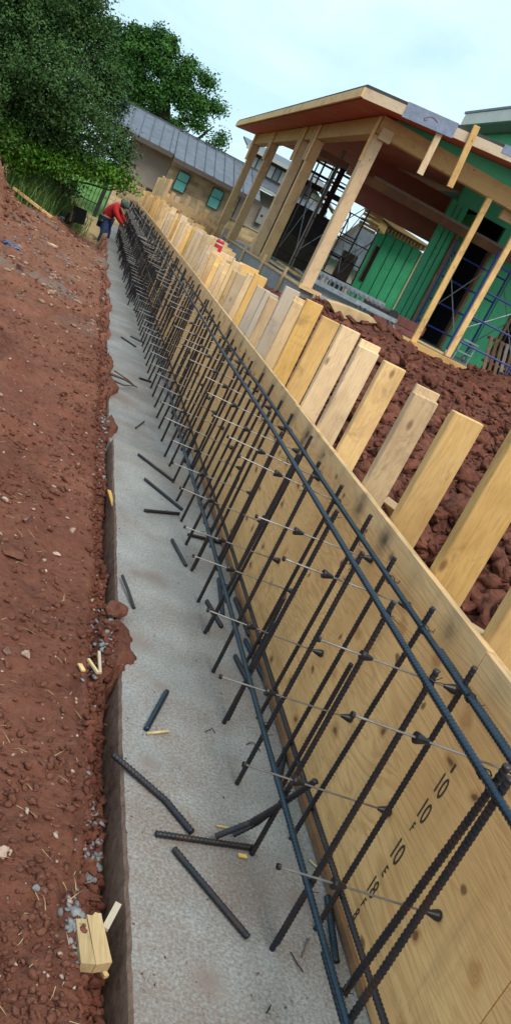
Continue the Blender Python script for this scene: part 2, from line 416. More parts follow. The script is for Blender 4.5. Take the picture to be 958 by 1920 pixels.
    # damp stained strip at the foot
    c = t.mix(t.math('MULTIPLY', t.ramp(t.math('ADD', Zc, t.math('MULTIPLY', nn, .06)), [(.035, 1.), (.10, 0.)]), .6), c, (.27, .12, .05))
    val = t.n('ShaderNodeHueSaturation'); t.l(c, val.inputs['Color']); t.l(t.math('MULTIPLY_ADD', oi, .22, .90), val.inputs['Value'])
    t.col(val.outputs[0]); t.rough(.62); t.bump(t.math('ADD', fine, line), .18, .003)
    return t.m
def m_steel(name, c, rust, rough=.5, metal=.5, amt=.5):
    t = NT(name); v = t.coords()
    n = t.noise(v, 22, 5, .65)
    t.col(t.mix(t.math('MULTIPLY', t.ramp(n, [(.45, 0.), (.66, 1.)]), amt), c, rust))
    t.rough(rough); t.b.inputs['Metallic'].default_value = metal
    t.bump(t.noise(v, 300, 3), .2, .001)
    return t.m
def m_leaf(name, a, b, c3):
    t = NT(name); v = t.coords(rnd=False)
    n = t.noise(v, .9, 3, .6); n2 = t.noise(v, 7, 3, .7)
    c = t.mix(t.ramp(n, [(.4, 0.), (.62, 1.)]), a, b); c = t.mix(t.math('MULTIPLY', t.ramp(n2, [(.45, 0.), (.7, 1.)]), .7), c, c3)
    t.col(c); t.rough(.75); t.b.inputs['Specular IOR Level'].default_value = .12
    return t.m
def m_stone():
    t = NT('limestone_blocks'); tc = t.coords((1, 1, 1), rnd=False, world=True)
    g = t.n('ShaderNodeSeparateXYZ'); t.l(tc, g.inputs[0]); cb = t.n('ShaderNodeCombineXYZ')
    t.l(t.math('ADD', g.outputs[0], g.outputs[1]), cb.inputs[0]); t.l(g.outputs[2], cb.inputs[1])
    br = t.n('ShaderNodeTexBrick'); t.l(cb.outputs[0], br.inputs['Vector'])
    br.inputs['Scale'].default_value = 1.; br.inputs['Brick Width'].default_value = .44; br.inputs['Row Height'].default_value = .15
    br.inputs['Mortar Size'].default_value = .012; br.inputs['Color1'].default_value = (.60, .44, .25, 1); br.inputs['Color2'].default_value = (.24, .15, .08, 1)
    br.inputs['Mortar'].default_value = (.36, .30, .22, 1)
    n = t.noise(tc, 7, 4, .6)
    t.col(t.mix(t.math('MULTIPLY', t.ramp(n, [(.4, 0.), (.7, 1.)]), .55), br.outputs[0], (.56, .44, .28))); t.rough(.9); t.bump(t.math('SUBTRACT', n, br.outputs['Fac']), .5, .02)
    return t.m
def m_green(name='green_sheathing'):
    t = NT(name); v = t.coords(rnd=False, world=True)
    n = t.noise(v, 1.2, 4, .6); c = t.mix(t.ramp(n, [(.35, 0.), (.65, 1.)]), (.04, .38, .16), (.07, .48, .22))
    pr = t.noise(t.coords((14, 14, 3), rnd=False, world=True), 2.6, 2, .7)
    gate = t.noise(v, 1.6, 1)
    c = t.mix(t.math('MULTIPLY', t.ramp(pr, [(.62, 0.), (.66, 1.)]), t.ramp(gate, [(.52, 0.), (.56, .7)])), c, (.008, .06, .03))
    t.col(c); t.rough(.55); return t.m

M = {}
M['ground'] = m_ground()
M['clod'] = m_dirt('red_soil_clods', (.22, .086, .056), (.135, .052, .035), (.29, .135, .09))
M['clod_dark'] = m_dirt('dark_soil_clods', (.20, .068, .043), (.10, .036, .025), (.27, .11, .072), .8, fleck=(.2, .12, .08))
M['rock'] = m_plain('pale_rock', (.46, .33, .26), .9, 0, .4, 30, .5)
M['rock_grey'] = m_plain('grey_rock', (.24, .24, .25), .9, 0, .5, 30, .5)
M['rock_brown'] = m_plain('brown_rock', (.19, .10, .075), .9, 0, .4, 30, .5)
M['concrete'] = m_concrete('footing_concrete')
M['concrete_far'] = m_concrete('older_pour_concrete', (.22, .23, .235), (.33, .34, .34), (.18, .115, .085), 1., .85)
M['concrete2'] = m_concrete('stem_wall_concrete', (.30, .34, .36), (.42, .46, .48), (.24, .20, .17), .5, .4)
M['concrete_side'] = m_dirt('soil_smeared_concrete', (.22, .135, .10), (.14, .085, .065), (.30, .21, .165), 1, fleck=(.2, .17, .15), bst=.4)
M['lumX'] = m_lumber('lumber_x', 0); M['lumY'] = m_lumber('lumber_y', 1); M['lumZ'] = m_lumber('lumber_z', 2)
M['post'] = m_lumber('cedar_post', 2, (.68, .41, .16), (.44, .24, .08), .25, grey=0)
M['beamX'] = m_lumber('timber_beam_x', 0, (.60, .38, .16), (.44, .25, .09), .2, grey=0)
M['beamY'] = m_lumber('timber_beam_y', 1, (.52, .34, .15), (.38, .22, .09), .2, grey=0)
M['soffit'] = m_lumber('stained_tongue_and_groove', 1, (.50, .09, .04), (.26, .045, .022), .2, grey=0)
M['brownlum'] = m_lumber('old_brown_lumber', 2, (.20, .11, .06), (.12, .06, .035), .4)
M['ply'] = m_ply()
M['plyedge'] = m_plain('plywood_edge', (.42, .27, .12), .8, 0, .4, 40)
M['osb'] = m_plain('raw_plywood', (.60, .40, .20), .8, 0, .3, 6)
M['bar'] = m_steel('rusty_rebar', (.030, .033, .042), (.10, .05, .03), .42, .55, .5)
M['bar_blue'] = m_steel('sky_sheen_rebar', (.022, .046, .072), (.014, .018, .026), .3, .6, .5)  # bluish sheen of reflected sky painted into the steel's base colour
M['wire'] = m_steel('tie_wire', (.02, .022, .026), (.05, .03, .02), .5, .5)
M['tie'] = m_steel('tie_rod_steel', (.22, .215, .21), (.09, .055, .04), .45, .6, .55)
M['cone'] = m_plain('black_plastic_cone', (.012, .013, .018), .35, 0, .2, 10, 0)
M['ink'] = m_plain('stencil_ink', (.07, .045, .03), .8, 0, .3, 30, 0)
M['stone'] = m_stone()
M['stucco'] = m_plain('taupe_stucco', (.30, .25, .215), .9, 0, .12, 5, .3)
M['metalroof'] = m_plain('grey_metal_roof', (.125, .14, .175), .5, .2, .35, 3, .05)
M['metalseam'] = m_plain('metal_roof_seam', (.07, .08, .10), .5, .2, .2, 3, 0)
M['trim'] = m_plain('dark_trim', (.085, .065, .055), .6, 0, .2, 6, 0)
M['black'] = m_plain('black_frame', (.012, .012, .014), .5, 0, .2, 6, 0)
M['teal'] = m_plain('teal_window_film', (.15, .52, .47), .35, 0, .25, 3, 0)
M['green'] = m_green()
M['groove'] = m_plain('sheathing_joint', (.006, .05, .028), .8, 0, .1, 5, 0)
M['dkbrown'] = m_plain('dark_brown_frame', (.040, .020, .018), .7, 0, .3, 6, 0)
M['wrap'] = m_plain('grey_house_wrap', (.20, .24, .33), .55, 0, .3, 9, .4)
M['white'] = m_plain('off_white_paint', (.62, .60, .55), .6, 0, .1, 4, 0)
M['soft'] = m_plain('pale_soffit', (.35, .36, .33), .7, 0, .1, 4, 0)
M['felt'] = m_plain('black_roof_felt', (.04, .042, .045), .85, 0, .2, 6, .1)
M['alu'] = m_plain('aluminium', (.42, .44, .46), .4, .6, .25, 12, 0)
M['galv'] = m_plain('galvanised_steel', (.34, .36, .38), .45, .5, .3, 12, 0)
M['scafblue'] = m_plain('blue_scaffold_paint', (.015, .03, .20), .45, 0, .4, 10, 0)
M['scafdark'] = m_plain('dark_scaffold_paint', (.05, .018, .025), .5, .1, .4, 10, 0)
M['brick'] = m_plain('dull_red_block', (.26, .085, .07), .8, 0, .3, 8, .2)
M['red'] = m_plain('red_shirt_cloth', (.50, .018, .02), .9, 0, .25, 10, .3)
M['redcan'] = m_plain('red_can_paint', (.55, .02, .02), .35, 0, .15, 10, 0)
M['jean'] = m_plain('blue_denim', (.022, .055, .16), .9, 0, .6, 14, .3)
M['skin'] = m_plain('skin', (.38, .19, .12), .6, 0, .1, 10, 0)
M['boot'] = m_plain('dark_boot_leather', (.03, .03, .04), .7, 0, .3, 10, 0)
M['camo'] = m_plain('green_patterned_cloth', (.07, .10, .10), .9, 0, .9, 16, 0)
M['darkwood'] = m_plain('dark_panel', (.030, .028, .024), .8, 0, .5, 6, .1)
M['olive'] = m_plain('olive_brown_panel', (.075, .058, .035), .85, 0, .4, 9, .1)
M['room'] = m_plain('painted_interior_shade', (.012, .009, .012), .9, 0, .2, 4, 0)  # near-black colour stands in for the shade inside the openings
M['box'] = m_plain('grey_utility_metal', (.30, .31, .31), .5, .2, .1, 5, 0)
M['silt'] = m_plain('black_silt_fabric', (.010, .010, .013), .8, 0, .3, 8, .2)
M['bark'] = m_plain('oak_bark', (.045, .035, .028), .95, 0, .4, 14, .6)
M['leaf1'] = m_leaf('live_oak_leaves', (.020, .055, .014), (.052, .115, .030), (.11, .18, .065))
M['leaf2'] = m_leaf('oak_leaves', (.022, .070, .014), (.052, .135, .026), (.095, .20, .045))
M['leaf3'] = m_leaf('young_leaves', (.050, .150, .012), (.085, .20, .018), (.13, .25, .03))
M['straw'] = m_plain('straw', (.50, .38, .20), .9, 0, .3, 20, 0)
M['grass'] = m_leaf('tall_grass', (.07, .16, .035), (.12, .22, .06), (.25, .30, .13))
M['chip'] = m_lumber('split_scrap_wood', 1, (.72, .50, .18), (.50, .29, .07), .3)
M['chipm'] = m_lumber('muddy_split_wood', 1, (.52, .35, .12), (.24, .12, .045), .3)
M['bluebag'] = m_plain('crumpled_blue_plastic', (.10, .18, .36), .4, 0, .6, 10, 0)
M['root'] = m_plain('dry_root', (.10, .06, .04), .9, 0, .3, 20, .3)

# ------------------------------------------------------------ ground
def axis(lo, hi, dense0, dense1, st, grow=1.06):
    a = list(np.arange(dense0, dense1, st)); s = st
    x = dense1
    while x < hi: a.append(x); s *= grow; x += s
    a.append(hi); s = st; x = dense0; b = []
    while x > lo: s *= grow; x -= s; b.append(x)
    b.append(lo)
    return np.array(sorted(set(np.round(a + b, 5))))
xs = axis(-600, 600, -.9, .80, .0125, 1.035)
ys = []; y = .9
while y < 45: ys.append(y); y += max(.011, .0062 * y)
s = .3
while y < 900: ys.append(y); s *= 1.15; y += s
ys = np.array([-40, -10, -3, -1, 0, .4, .7] + ys)
GX, GY = np.meshgrid(xs, ys)
GZ = gz(GX, GY)
_G.update(x=xs.tolist(), y=ys.tolist(), z=GZ)
me = bpy.data.meshes.new('ground')
nx, ny = len(xs), len(ys)
co = np.stack([GX, GY, GZ], -1).reshape(-1, 3)
idx = np.arange(nx * ny).reshape(ny, nx)
f = np.stack([idx[:-1, :-1], idx[:-1, 1:], idx[1:, 1:], idx[1:, :-1]], -1).reshape(-1, 4)
me.vertices.add(len(co)); me.vertices.foreach_set('co', co.ravel())
me.loops.add(f.size); me.loops.foreach_set('vertex_index', f.ravel().astype(np.int32))
me.polygons.add(len(f)); me.polygons.foreach_set('loop_start', np.arange(0, f.size, 4, dtype=np.int32))
me.update(calc_edges=True); me.materials.append(M['ground'])
me.polygons.foreach_set('use_smooth', np.ones(len(f), bool))
go = bpy.data.objects.new('ground', me); COL.objects.link(go); go['kind'] = 'structure'

# clods and pebbles that nobody could count
def scatter(name, n, gen, mat, label=None, rough=.5, sub=1):
    base = []
    for k in range(14):
        b = nb(); rock(b, (0, 0, 0), 1, 1, rough, sub, seed=k * 13 + len(name)); b.verts.ensure_lookup_table()
        base.append((np.array([v.co[:] for v in b.verts]), np.array([[v.index for v in fc.verts] for fc in b.faces]))); b.free()
    V = []; F = []; off = 0
    for i in range(n):
        g_ = gen()
        if g_ is None: continue
        x, y, z, r, sq = g_
        v, fc = base[R.randrange(14)]; a = R.uniform(0, 6.283); c, s_ = math.cos(a), math.sin(a)
        w = np.stack([(v[:, 0] * c - v[:, 1] * s_) * r + x, (v[:, 0] * s_ + v[:, 1] * c) * r + y, v[:, 2] * r * sq + z], -1)
        V.append(w); F.append(fc + off); off += len(v)
    V = np.concatenate(V); F = np.concatenate(F)
    me = bpy.data.meshes.new(name); me.vertices.add(len(V)); me.vertices.foreach_set('co', V.ravel())
    me.loops.add(F.size); me.loops.foreach_set('vertex_index', F.ravel().astype(np.int32))
    me.polygons.add(len(F)); me.polygons.foreach_set('loop_start', np.arange(0, F.size, 3, dtype=np.int32))
    me.update(calc_edges=True); me.materials.append(mat)
    o = bpy.data.objects.new(name, me); COL.objects.link(o)
    tag(o, label, 'soil', kind='stuff'); return o
def bank(hi, lo=1.25, p=1.6):
    t = R.random() ** p; return lo * (hi / lo) ** t
def g_left():
    y = bank(22, 1.2, 1.15); x = R.uniform(max(-2.2, .42 - y * .22), .67); 
    if float(vn(np.array([x * 2.2]), np.array([y * 1.6]), 90)[0]) < R.random() ** .6: return None
    r = R.uniform(.2, 1) ** 3.4 * .014 * (1 + y * .13) + .0028
    return x, y, gzs(x, y) + r * .2, r, .7
scatter('red_soil_clods', 26000, g_left, M['clod'], 'loose crumbs of red brown soil strewn over the left bank', 1.0)
def g_trench():
    y = bank(14, 1.2, 1.2); x = R.uniform(.57, .67); r = R.uniform(.25, 1) ** 2 * .026 + .004
    return x, y, gzs(x, y) + r * .25, r, .75
scatter('trench_rubble', 1500, g_trench, M['clod_dark'], 'dark soil lumps filling the narrow gap beside the concrete footing')
def g_pale():
    y = bank(20, 1.3, .9); x = R.uniform(max(-2.2, .42 - y * .22), .66); r = R.uniform(.2, 1) ** 2.2 * .008 * (1 + y * .22) + .002
    return x, y, gzs(x, y) + r * .3, r, .6
scatter('pale_pebbles', 620, g_pale, M['rock'], 'small pale pebbles scattered on the red soil bank')
def g_flake():
    y = R.uniform(8.5, 19.5); x = R.uniform(-2.0, .6); r = R.uniform(.2, 1) ** 2 * .055 + .012
    if float(vn(np.array([x * 1.5]), np.array([y * .9]), 33)[0]) < R.random(): return None
    return x, y, gzs(x, y) + r * .15, r, .45
M['rock_tan'] = m_plain('tan_stone', (.42, .24, .15), .9, 0, .5, 12, .4)
scatter('bank_stones', 700, g_flake, M['rock_tan'], 'flat tan stones strewn over the drier far part of the bank')
def g_grey():
    c = R.choice([(.635, 1.93, .03, .10), (.625, 1.8, .02, .05), (.57, 1.55, .02, .04), (.63, 2.9, .03, .2), (.64, 5.4, .02, .5), (.1, 10.5, .3, .7), (-.1, 13.2, .35, .8)])
    x = c[0] + R.gauss(0, c[2]); y = c[1] + R.gauss(0, c[3])
    if .66 < x: return None
    r = R.uniform(.3, 1) ** 1.4 * .014 * (1 + max(0, y - 3) * .12) + .003
    return x, y, gzs(x, y) + r * .3, r, .7
scatter('grey_gravel', 520, g_grey, M['rock_grey'], 'grey gravel spilled in patches beside the footing and on the bank')
def g_right():
    y = bank(14.4, 1.6, .75); x = R.uniform(1.52, min(11, 1.9 + y * .75)); r = R.uniform(.12, 1) ** 3.6 * .095 + .008
    if y > 13.9 and x > 3.4: return None
    return x, y, gzs(x, y) + r * .25, r, .8
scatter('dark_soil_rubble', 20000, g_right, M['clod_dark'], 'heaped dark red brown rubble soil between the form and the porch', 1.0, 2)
def g_pile():
    a = R.uniform(-1.6, 1.2); d = R.uniform(0, 2.5); x = -3.2 + math.cos(a) * d; y = 15.5 + math.sin(a) * d * 1.25
    r = R.uniform(.15, 1) ** 2 * .07 + .015
    return x, y, gzs(x, y) + r * .2, r, .8
scatter('soil_pile_clods', 1500, g_pile, M['clod'], 'red clods covering the steep soil pile at the far left')
def g_crumb():
    y = bank(14, 1.3, 1.2); d = R.random() ** 2.2
    x = .685 + d * .6
    r = R.uniform(.2, 1) ** 3 * .0045 + .001
    z0 = 0 if y < 5.45 else (-.03 if y < 13 else -.06)
    return x, y, max(z0, gzs(x, y)) + r * .3, r, .6
scatter('footing_crumbs', 300, g_crumb, M['clod_dark'], 'crumbs of dark soil dropped on the grey footing')
# straw bits
def blades(name, n, gen, mat, label):
    V = []; F = []
    for i in range(n):
        x, y, z, L, w, tilt = gen(); a = R.uniform(0, 6.283)
        d = Vector((math.cos(a) * math.cos(tilt), math.sin(a) * math.cos(tilt), math.sin(tilt))); s_ = Vector((-math.sin(a), math.cos(a), 0)) * w
        p = Vector((x, y, z)); q = p + d * L * .5; e = q + (d + Vector((0, 0, -.35 * (tilt > .2))) + Vector((R.uniform(-.3, .3), R.uniform(-.3, .3), 0))) * L * .5
        k = len(V); V += [p - s_, p + s_, q - s_ * .8, q + s_ * .8, e]; F += [(k, k + 1, k + 3, k + 2), (k + 2, k + 3, k + 4)]
    me = bpy.data.meshes.new(name); me.from_pydata(V, [], F); me.materials.append(mat)
    o = bpy.data.objects.new(name, me); COL.objects.link(o); tag(o, label, name.replace('_', ' ').split()[-1], kind='stuff'); return o
def g_straw():
    y = bank(12, 1.25, 1.1); x = R.uniform(max(-1.8, .42 - y * .22), .66)
    return x, y, gzs(x, y) + .008, R.uniform(.01, .045) * (1 + y * .1), .0007 * (1 + y * .12), R.uniform(0, .25)
blades('dry_straw', 330, g_straw, M['straw'], 'short bits of dry straw lying on the red soil')
def g_tall():
    c = R.choice([(-1.05, 19.2), (-.9, 19.8), (-.75, 20.3), (-.5, 20.8), (-1.35, 19.3), (-.2, 21.5)])
    x = c[0] + R.gauss(0, .22); y = c[1] + R.gauss(0, .35)
    return x, y, gzs(x, y) - .02, R.uniform(.35, .85), .007, R.uniform(.9, 1.5)
blades('tall_grass', 2600, g_tall, M['grass'], 'clumps of tall pale green grass beside the black silt fence')
def g_lawn():
    y = R.uniform(20.5, 34); x = R.uniform(-2.5, 1.3)
    return x, y, gzs(x, y) - .01, R.uniform(.03, .10), .004, R.uniform(.6, 1.4)
blades('dry_grass', 5000, g_lawn, M['straw'], 'dry straw coloured grass stubble beyond the worker')

# ------------------------------------------------------------ footing
ft = thing('concrete_footing', (1.0, 3, -.3), 'long grey concrete strip footing running beside the red soil bank', 'footing')
def footing_sec(y0, y1, x0, z, name='pour_section', mat='concrete_far'):
    # top sheet finely broken so the arris is a little ragged
    bm = nb(); n = int((y1 - y0) / (.03 if y0 < 5 else .12)); prev = None
    for i in range(n + 1):
        yy = y0 + (y1 - y0) * i / n
        e = x0 + .004 * (R.random() - .5) + .003 * math.sin(yy * 5)
        rg = [bm.verts.new(c) for c in ((e - .012, yy, -.32), (e, yy, z - .012), (e + .007, yy, z), (1.40, yy, z), (1.40, yy, -.32))]
        if prev:
            for a in range(4): bm.faces.new((prev[a], prev[a + 1], rg[a + 1], rg[a]))
            bm.faces.new((prev[4], prev[0], rg[0], rg[4]))
        else: bm.faces.new(rg)
        prev = rg
    bm.faces.new(prev[::-1])
    o = link(name, bm, M[mat], ft)
    o.data.materials.append(M['concrete_side'])
    for p in o.data.polygons:
        if p.normal.x < -.7: p.material_index = 1
    return o
footing_sec(.2, 5.45, .68, 0, mat='concrete'); footing_sec(5.455, 12.6, .668, -.03); footing_sec(12.605, 16.3, .655, -.06); footing_sec(16.305, 28, .64, -.10)

# ------------------------------------------------------------ plywood form
fm = thing('plywood_form', (1.31, 3, 0), 'long plywood concrete form braced by upright studs, standing on the footing', 'formwork')
seams = [.2, 1.195, 1.83, 4.27, 6.71, 9.15, 11.59, 14.03, 16.47, 18.91, 21.35, 23.79, 26.23]
for a, b in zip(seams, seams[1:]):
    bm = nb(); dz = R.uniform(-.006, .006)
    zb = .004 if b < 5.4 else (-.026 if b < 12 else -.09)
    box(bm, 1.30, 1.319, a + .0015, b - .0015, zb, .855 + dz, .0012)
    link('plywood_sheet', bm, M['ply'], fm)
bm = nb(); box(bm, 1.285, 1.2985, 5.5, 1.5, .006, .03); link('chamfer_strip', bm, M['brownlum'], fm)
for a, b in ((.2, 1.7), (1.72, 4.9), (4.93, 9.8), (9.82, 14.6), (14.7, 19.5), (19.6, 26)):
    bm = nb(); box(bm, 1.321, 1.338, a, b, .755, .848, .002); link('wale', bm, M['lumY'], fm)
# studs (2x6 set square to the sheets)
def stud_mesh(h, nm, dbl, dx=0, wd=.104):
    bm = nb()
    box(bm, 1.34, 1.34 + wd, 0, .038, -.05, h, .003)
    if dbl: box(bm, 1.345 + dx, 1.345 + wd + dx, .0385, .056, -.05, h + dbl, .002)
    bmesh.ops.translate(bm, verts=bm.verts, vec=(-1.34, 0, 0))
    me = bpy.data.meshes.new(nm); bm.to_mesh(me); bm.free(); me.materials.append(M['lumZ']); return me
sv = [stud_mesh(1.28, 'stud', 0), stud_mesh(1.25, 'stud', .03), stud_mesh(1.30, 'stud', -.02), stud_mesh(1.2, 'stud', .09), stud_mesh(1.12, 'stud', .13), stud_mesh(1.25, 'stud', .03, 0, .135), stud_mesh(1.30, 'stud', -.02, 0, .118)]
def put_stud(y, k, dz=0, rx=0, ry=0, x=1.34):
    o = bpy.data.objects.new('stud', sv[k]); COL.objects.link(o); o.parent = fm
    o.location = Vector((x, y, dz)) - ORG[fm]; o.rotation_euler = (rx, ry, 0)
near = [(1.49, 5, 0), (1.885, 5, 0), (2.31, 5, .2), (2.735, 6, -.02), (3.11, 1, 0), (3.55, 0, .0), (3.89, 1, .02), (4.29, 0, .02), (4.70, 0, .0), (5.08, 0, .03), (5.42, 1, .0), (5.74, 0, .02), (6.02, 0, -.1)]
for y_, k, dz in near: put_stud(y_, k, dz, R.uniform(-.012, .012), R.uniform(-.01, .01))
y_ = 6.3
while y_ < 27:
    put_stud(y_, R.choice([0, 0, 0, 0, 1, 2, 3, 4]), R.uniform(-.14, .0), R.uniform(-.02, .02), R.uniform(-.015, .015)); y_ += R.uniform(.26, .36)
# stencilled marks on the near sheet, running up the sheet
def text_mesh(body, size, mat, name, parent, mtx, thick=.0004):
    cu = bpy.data.curves.new(name, 'FONT'); cu.body = body; cu.size = size; cu.extrude = thick; cu.offset = .0006; cu.align_x = 'CENTER'; cu.align_y = 'CENTER'; cu.space_character = 1.25
    cu.space_character = .95
    to = bpy.data.objects.new('tmp', cu); COL.objects.link(to)
    bpy.context.view_layer.update()
    me = bpy.data.meshes.new_from_object(to.evaluated_get(bpy.context.evaluated_depsgraph_get()))
    bpy.data.objects.remove(to)
    me.transform(mtx); me.transform(Matrix.Translation(-ORG[parent])); me.materials.append(mat)
    o = bpy.data.objects.new(name, me); COL.objects.link(o); o.parent = parent; ORG[o] = ORG[parent]; return o
# plane X=1.2995 facing -X; text x axis -> world +Z, text up -> world -Y... mirrored safe frame
def stamp(body, yc, zc, size, sx=1.):
    ax = Vector((0, -1, 0)); up = Vector((0, 0, 1)); nrm = Vector((-1, 0, 0))
    if ax.cross(up).dot(nrm) < 0: up = -up
    mt = Matrix(((ax.x * sx, up.x, nrm.x, 1.2992), (ax.y * sx, up.y, nrm.y, yc), (ax.z * sx, up.z, nrm.z, zc), (0, 0, 0, 1)))
    text_mesh(body, size, M['ink'], 'stencil_mark', fm, mt)

# ------------------------------------------------------------ form ties
tie_ys = [1.45, 1.83, 2.24, 2.63, 3.11, 3.44, 3.84]
def tie_parts(y, z, detail, tilt=0):
    x0 = .87 + R.uniform(-.02, .02)
    e = 1.297; bm = nb(); tilt = R.uniform(-.01, .02)
    p0 = Vector((x0, y, z + tilt)); p1 = Vector((e, y, z))
    def P(x): t = (x - x0) / (e - x0); return p0.lerp(p1, t)
    tube(bm, [P(x0), P(e)], .0027 if detail else .0032, 6 if detail else 4)
    rod = link('form_tie', bm, M['tie'], fm, smooth=False)
    ORG[rod] = ORG[fm]
    c = nb(); cn = 12 if detail else 6; xc = R.choice([1.0, 1.005, 1.01])
    tube(c, [P(xc), P(xc + .006), P(xc + .034)], [.0135, .0135, .005], cn)
    link('tie_cone', c, M['cone'], rod, smooth=False)
    c = nb(); tube(c, [P(x0 - .004), P(x0 + .003)], .0075, 10 if detail else 5); link('tie_head', c, M['wire'], rod)
    c = nb(); tube(c, [P(1.262), P(1.29), P(1.2965)], [.005, .0135, .0135], cn); link('tie_cone', c, M['cone'], rod)
y_ = 4.22; allt = list(tie_ys)
while y_ < 14.5: allt.append(y_); y_ += .40
for y_ in allt:
    tie_parts(y_ + R.uniform(-.01, .01), .335 + R.uniform(-.01, .01), y_ < 5); tie_parts(y_ + R.uniform(-.01, .01) + .03, .725 + R.uniform(-.015, .015), y_ < 5)
bm = nb()
while y_ < 26:
    for z in (.3, .70):
        tube(bm, [(.87 + R.uniform(-.02, .02), y_, z), (1.297, y_, z)], .0045, 4); tube(bm, [(1.0, y_, z), (1.03, y_, z)], [.013, .006], 5)
    y_ += .4
o = link('form_tie', bm, M['tie'], fm); tag(o, kind='stuff')

# ------------------------------------------------------------ rebar cage
cg = thing('rebar_cage', (1.13, 3, 0), 'double curtain rebar cage of upright and long horizontal bars on the footing', 'rebar cage')
def upright(y, x, top, lean=0, leany=0, ribs=True, bot=0, r=.0076):
    bm = nb(); rebar(bm, [(x, y, bot - .02), (x + lean, y + leany, top)], r, ribs=ribs)
    return link('upright_bar', bm, M['bar'], cg, smooth=ribs)
nearY = [1.29, 1.605, 1.93, 2.235, 2.56, 2.89, 3.19, 3.47, 3.79, 4.10, 4.41, 4.72, 5.03, 5.34]
for i, y_ in enumerate(nearY):
    if i: upright(y_, 1.065, .85 + R.uniform(-.012, .012), R.uniform(-.012, .012), R.uniform(-.03, .03), y_ < 4.2)
    if i: upright(y_ + .11 + R.uniform(-.015, .015), 1.215, .84 + R.uniform(-.015, .02), R.uniform(-.01, .01), R.uniform(-.03, .03), y_ < 4.2)
# lapped dowels beside the nearest uprights
for y_, x, top in ((1.63, 1.085, .62), (2.27, 1.225, .5), (2.59, 1.085, .40), (2.93, 1.21, .36), (3.22, 1.08, .55), (3.83, 1.08, .5)):
    upright(y_, x, top, R.uniform(-.01, .01), R.uniform(-.02, .02), True)
for pa, pb, x in (((653, 1917), (915, 1520), 1.068), ((645, 1862), (899, 1508), 1.085)):
    a, b = UX(*pa, x), UX(*pb, x); d = b - a
    lo_, hi_ = (a - d * (a.z / d.z) if x < 1.08 else a), a + d * ((.845 - a.z) / d.z)
    bm = nb(); rebar(bm, [lo_, hi_], .0085); link('upright_bar', bm, M['bar'], cg, smooth=True)
# far uprights: shared meshes, individual copies
lo1 = nb(); rebar(lo1, [(0, 0, -.12), (0, 0, .84)], .0085, ribs=False); me_a = bpy.data.meshes.new('upright_bar'); lo1.to_mesh(me_a); lo1.free(); me_a.materials.append(M['bar'])
ups = 36; y_ = 5.65; count = 36
rest = nb()
while y_ < 25:
    for x in (1.065, 1.215):
        jy = y_ + R.uniform(-.03, .03); lx, ly = R.uniform(-.03, .03), R.uniform(-.05, .05)
        dz = R.uniform(-.03, .03)
        if count < 100:
            o = bpy.data.objects.new('upright_bar', me_a); COL.objects.link(o); o.parent = cg
            o.location = Vector((x, jy, dz)) - ORG[cg]; o.rotation_euler = (ly, lx, 0); count += 1
        else:
            rebar(rest, [(x, jy, -.12), (x + lx, jy + ly, .82 + dz)], .0095, ribs=False)
    y_ += .31
for y_ in np.arange(12, 25, .31):   # dowels and second layer in the crowded far end
    for x in (1.0, 1.14):
        rebar(rest, [(x + R.uniform(-.04, .04), y_ + R.uniform(-.1, .1), -.12), (x + R.uniform(-.08, .08), y_ + R.uniform(-.2, .2), R.uniform(.5, .85))], .0095, ribs=False)
o = link('upright_bar', rest, M['bar'], cg); tag(o, kind='stuff')
# long bars
def longbar(x, z, y0, y1, x1=None, z1=None, name='long_bar', ribs=True, mat='bar_blue', r=.0082):
    bm = nb(); pts = []; n = 14
    for i in range(n + 1):
        t = i / n; yy = y0 + (y1 - y0) * t
        pts.append((x + (x1 - x if x1 else 0) * t + .004 * math.sin(yy * 2.1 + x * 30), yy, z + ((z1 - z) if z1 else 0) * t + .004 * math.sin(yy * 1.3 + z * 20)))
    rebar(bm, pts, r, ribs=ribs); return link(name, bm, M[mat], cg, smooth=ribs)
longbar(1.046, .815, .95, 5.2); longbar(1.060, .806, .6, 1.72); longbar(1.046, .812, 5.15, 25.2, 1.046, .77, ribs=False)
longbar(1.198, .792, .95, 4.9); longbar(1.213, .790, 1.0, 1.88); longbar(1.198, .79, 4.85, 25.5, 1.2, .76, ribs=False)
longbar(1.046, .225, .7, 5.0, 1.045, .22); longbar(1.062, .20, .5, 1.42); longbar(1.046, .22, 4.95, 25, ribs=False)
longbar(1.232, .125, 1.3, 5.2, mat='bar'); longbar(1.232, .12, .6, 1.45, 1.235, .125); longbar(1.232, .12, 5.1, 25, mat='bar', ribs=False)
longbar(1.046, .47, 9, 25, ribs=False, mat='bar'); longbar(1.2, .5, 11, 25, ribs=False, mat='bar')
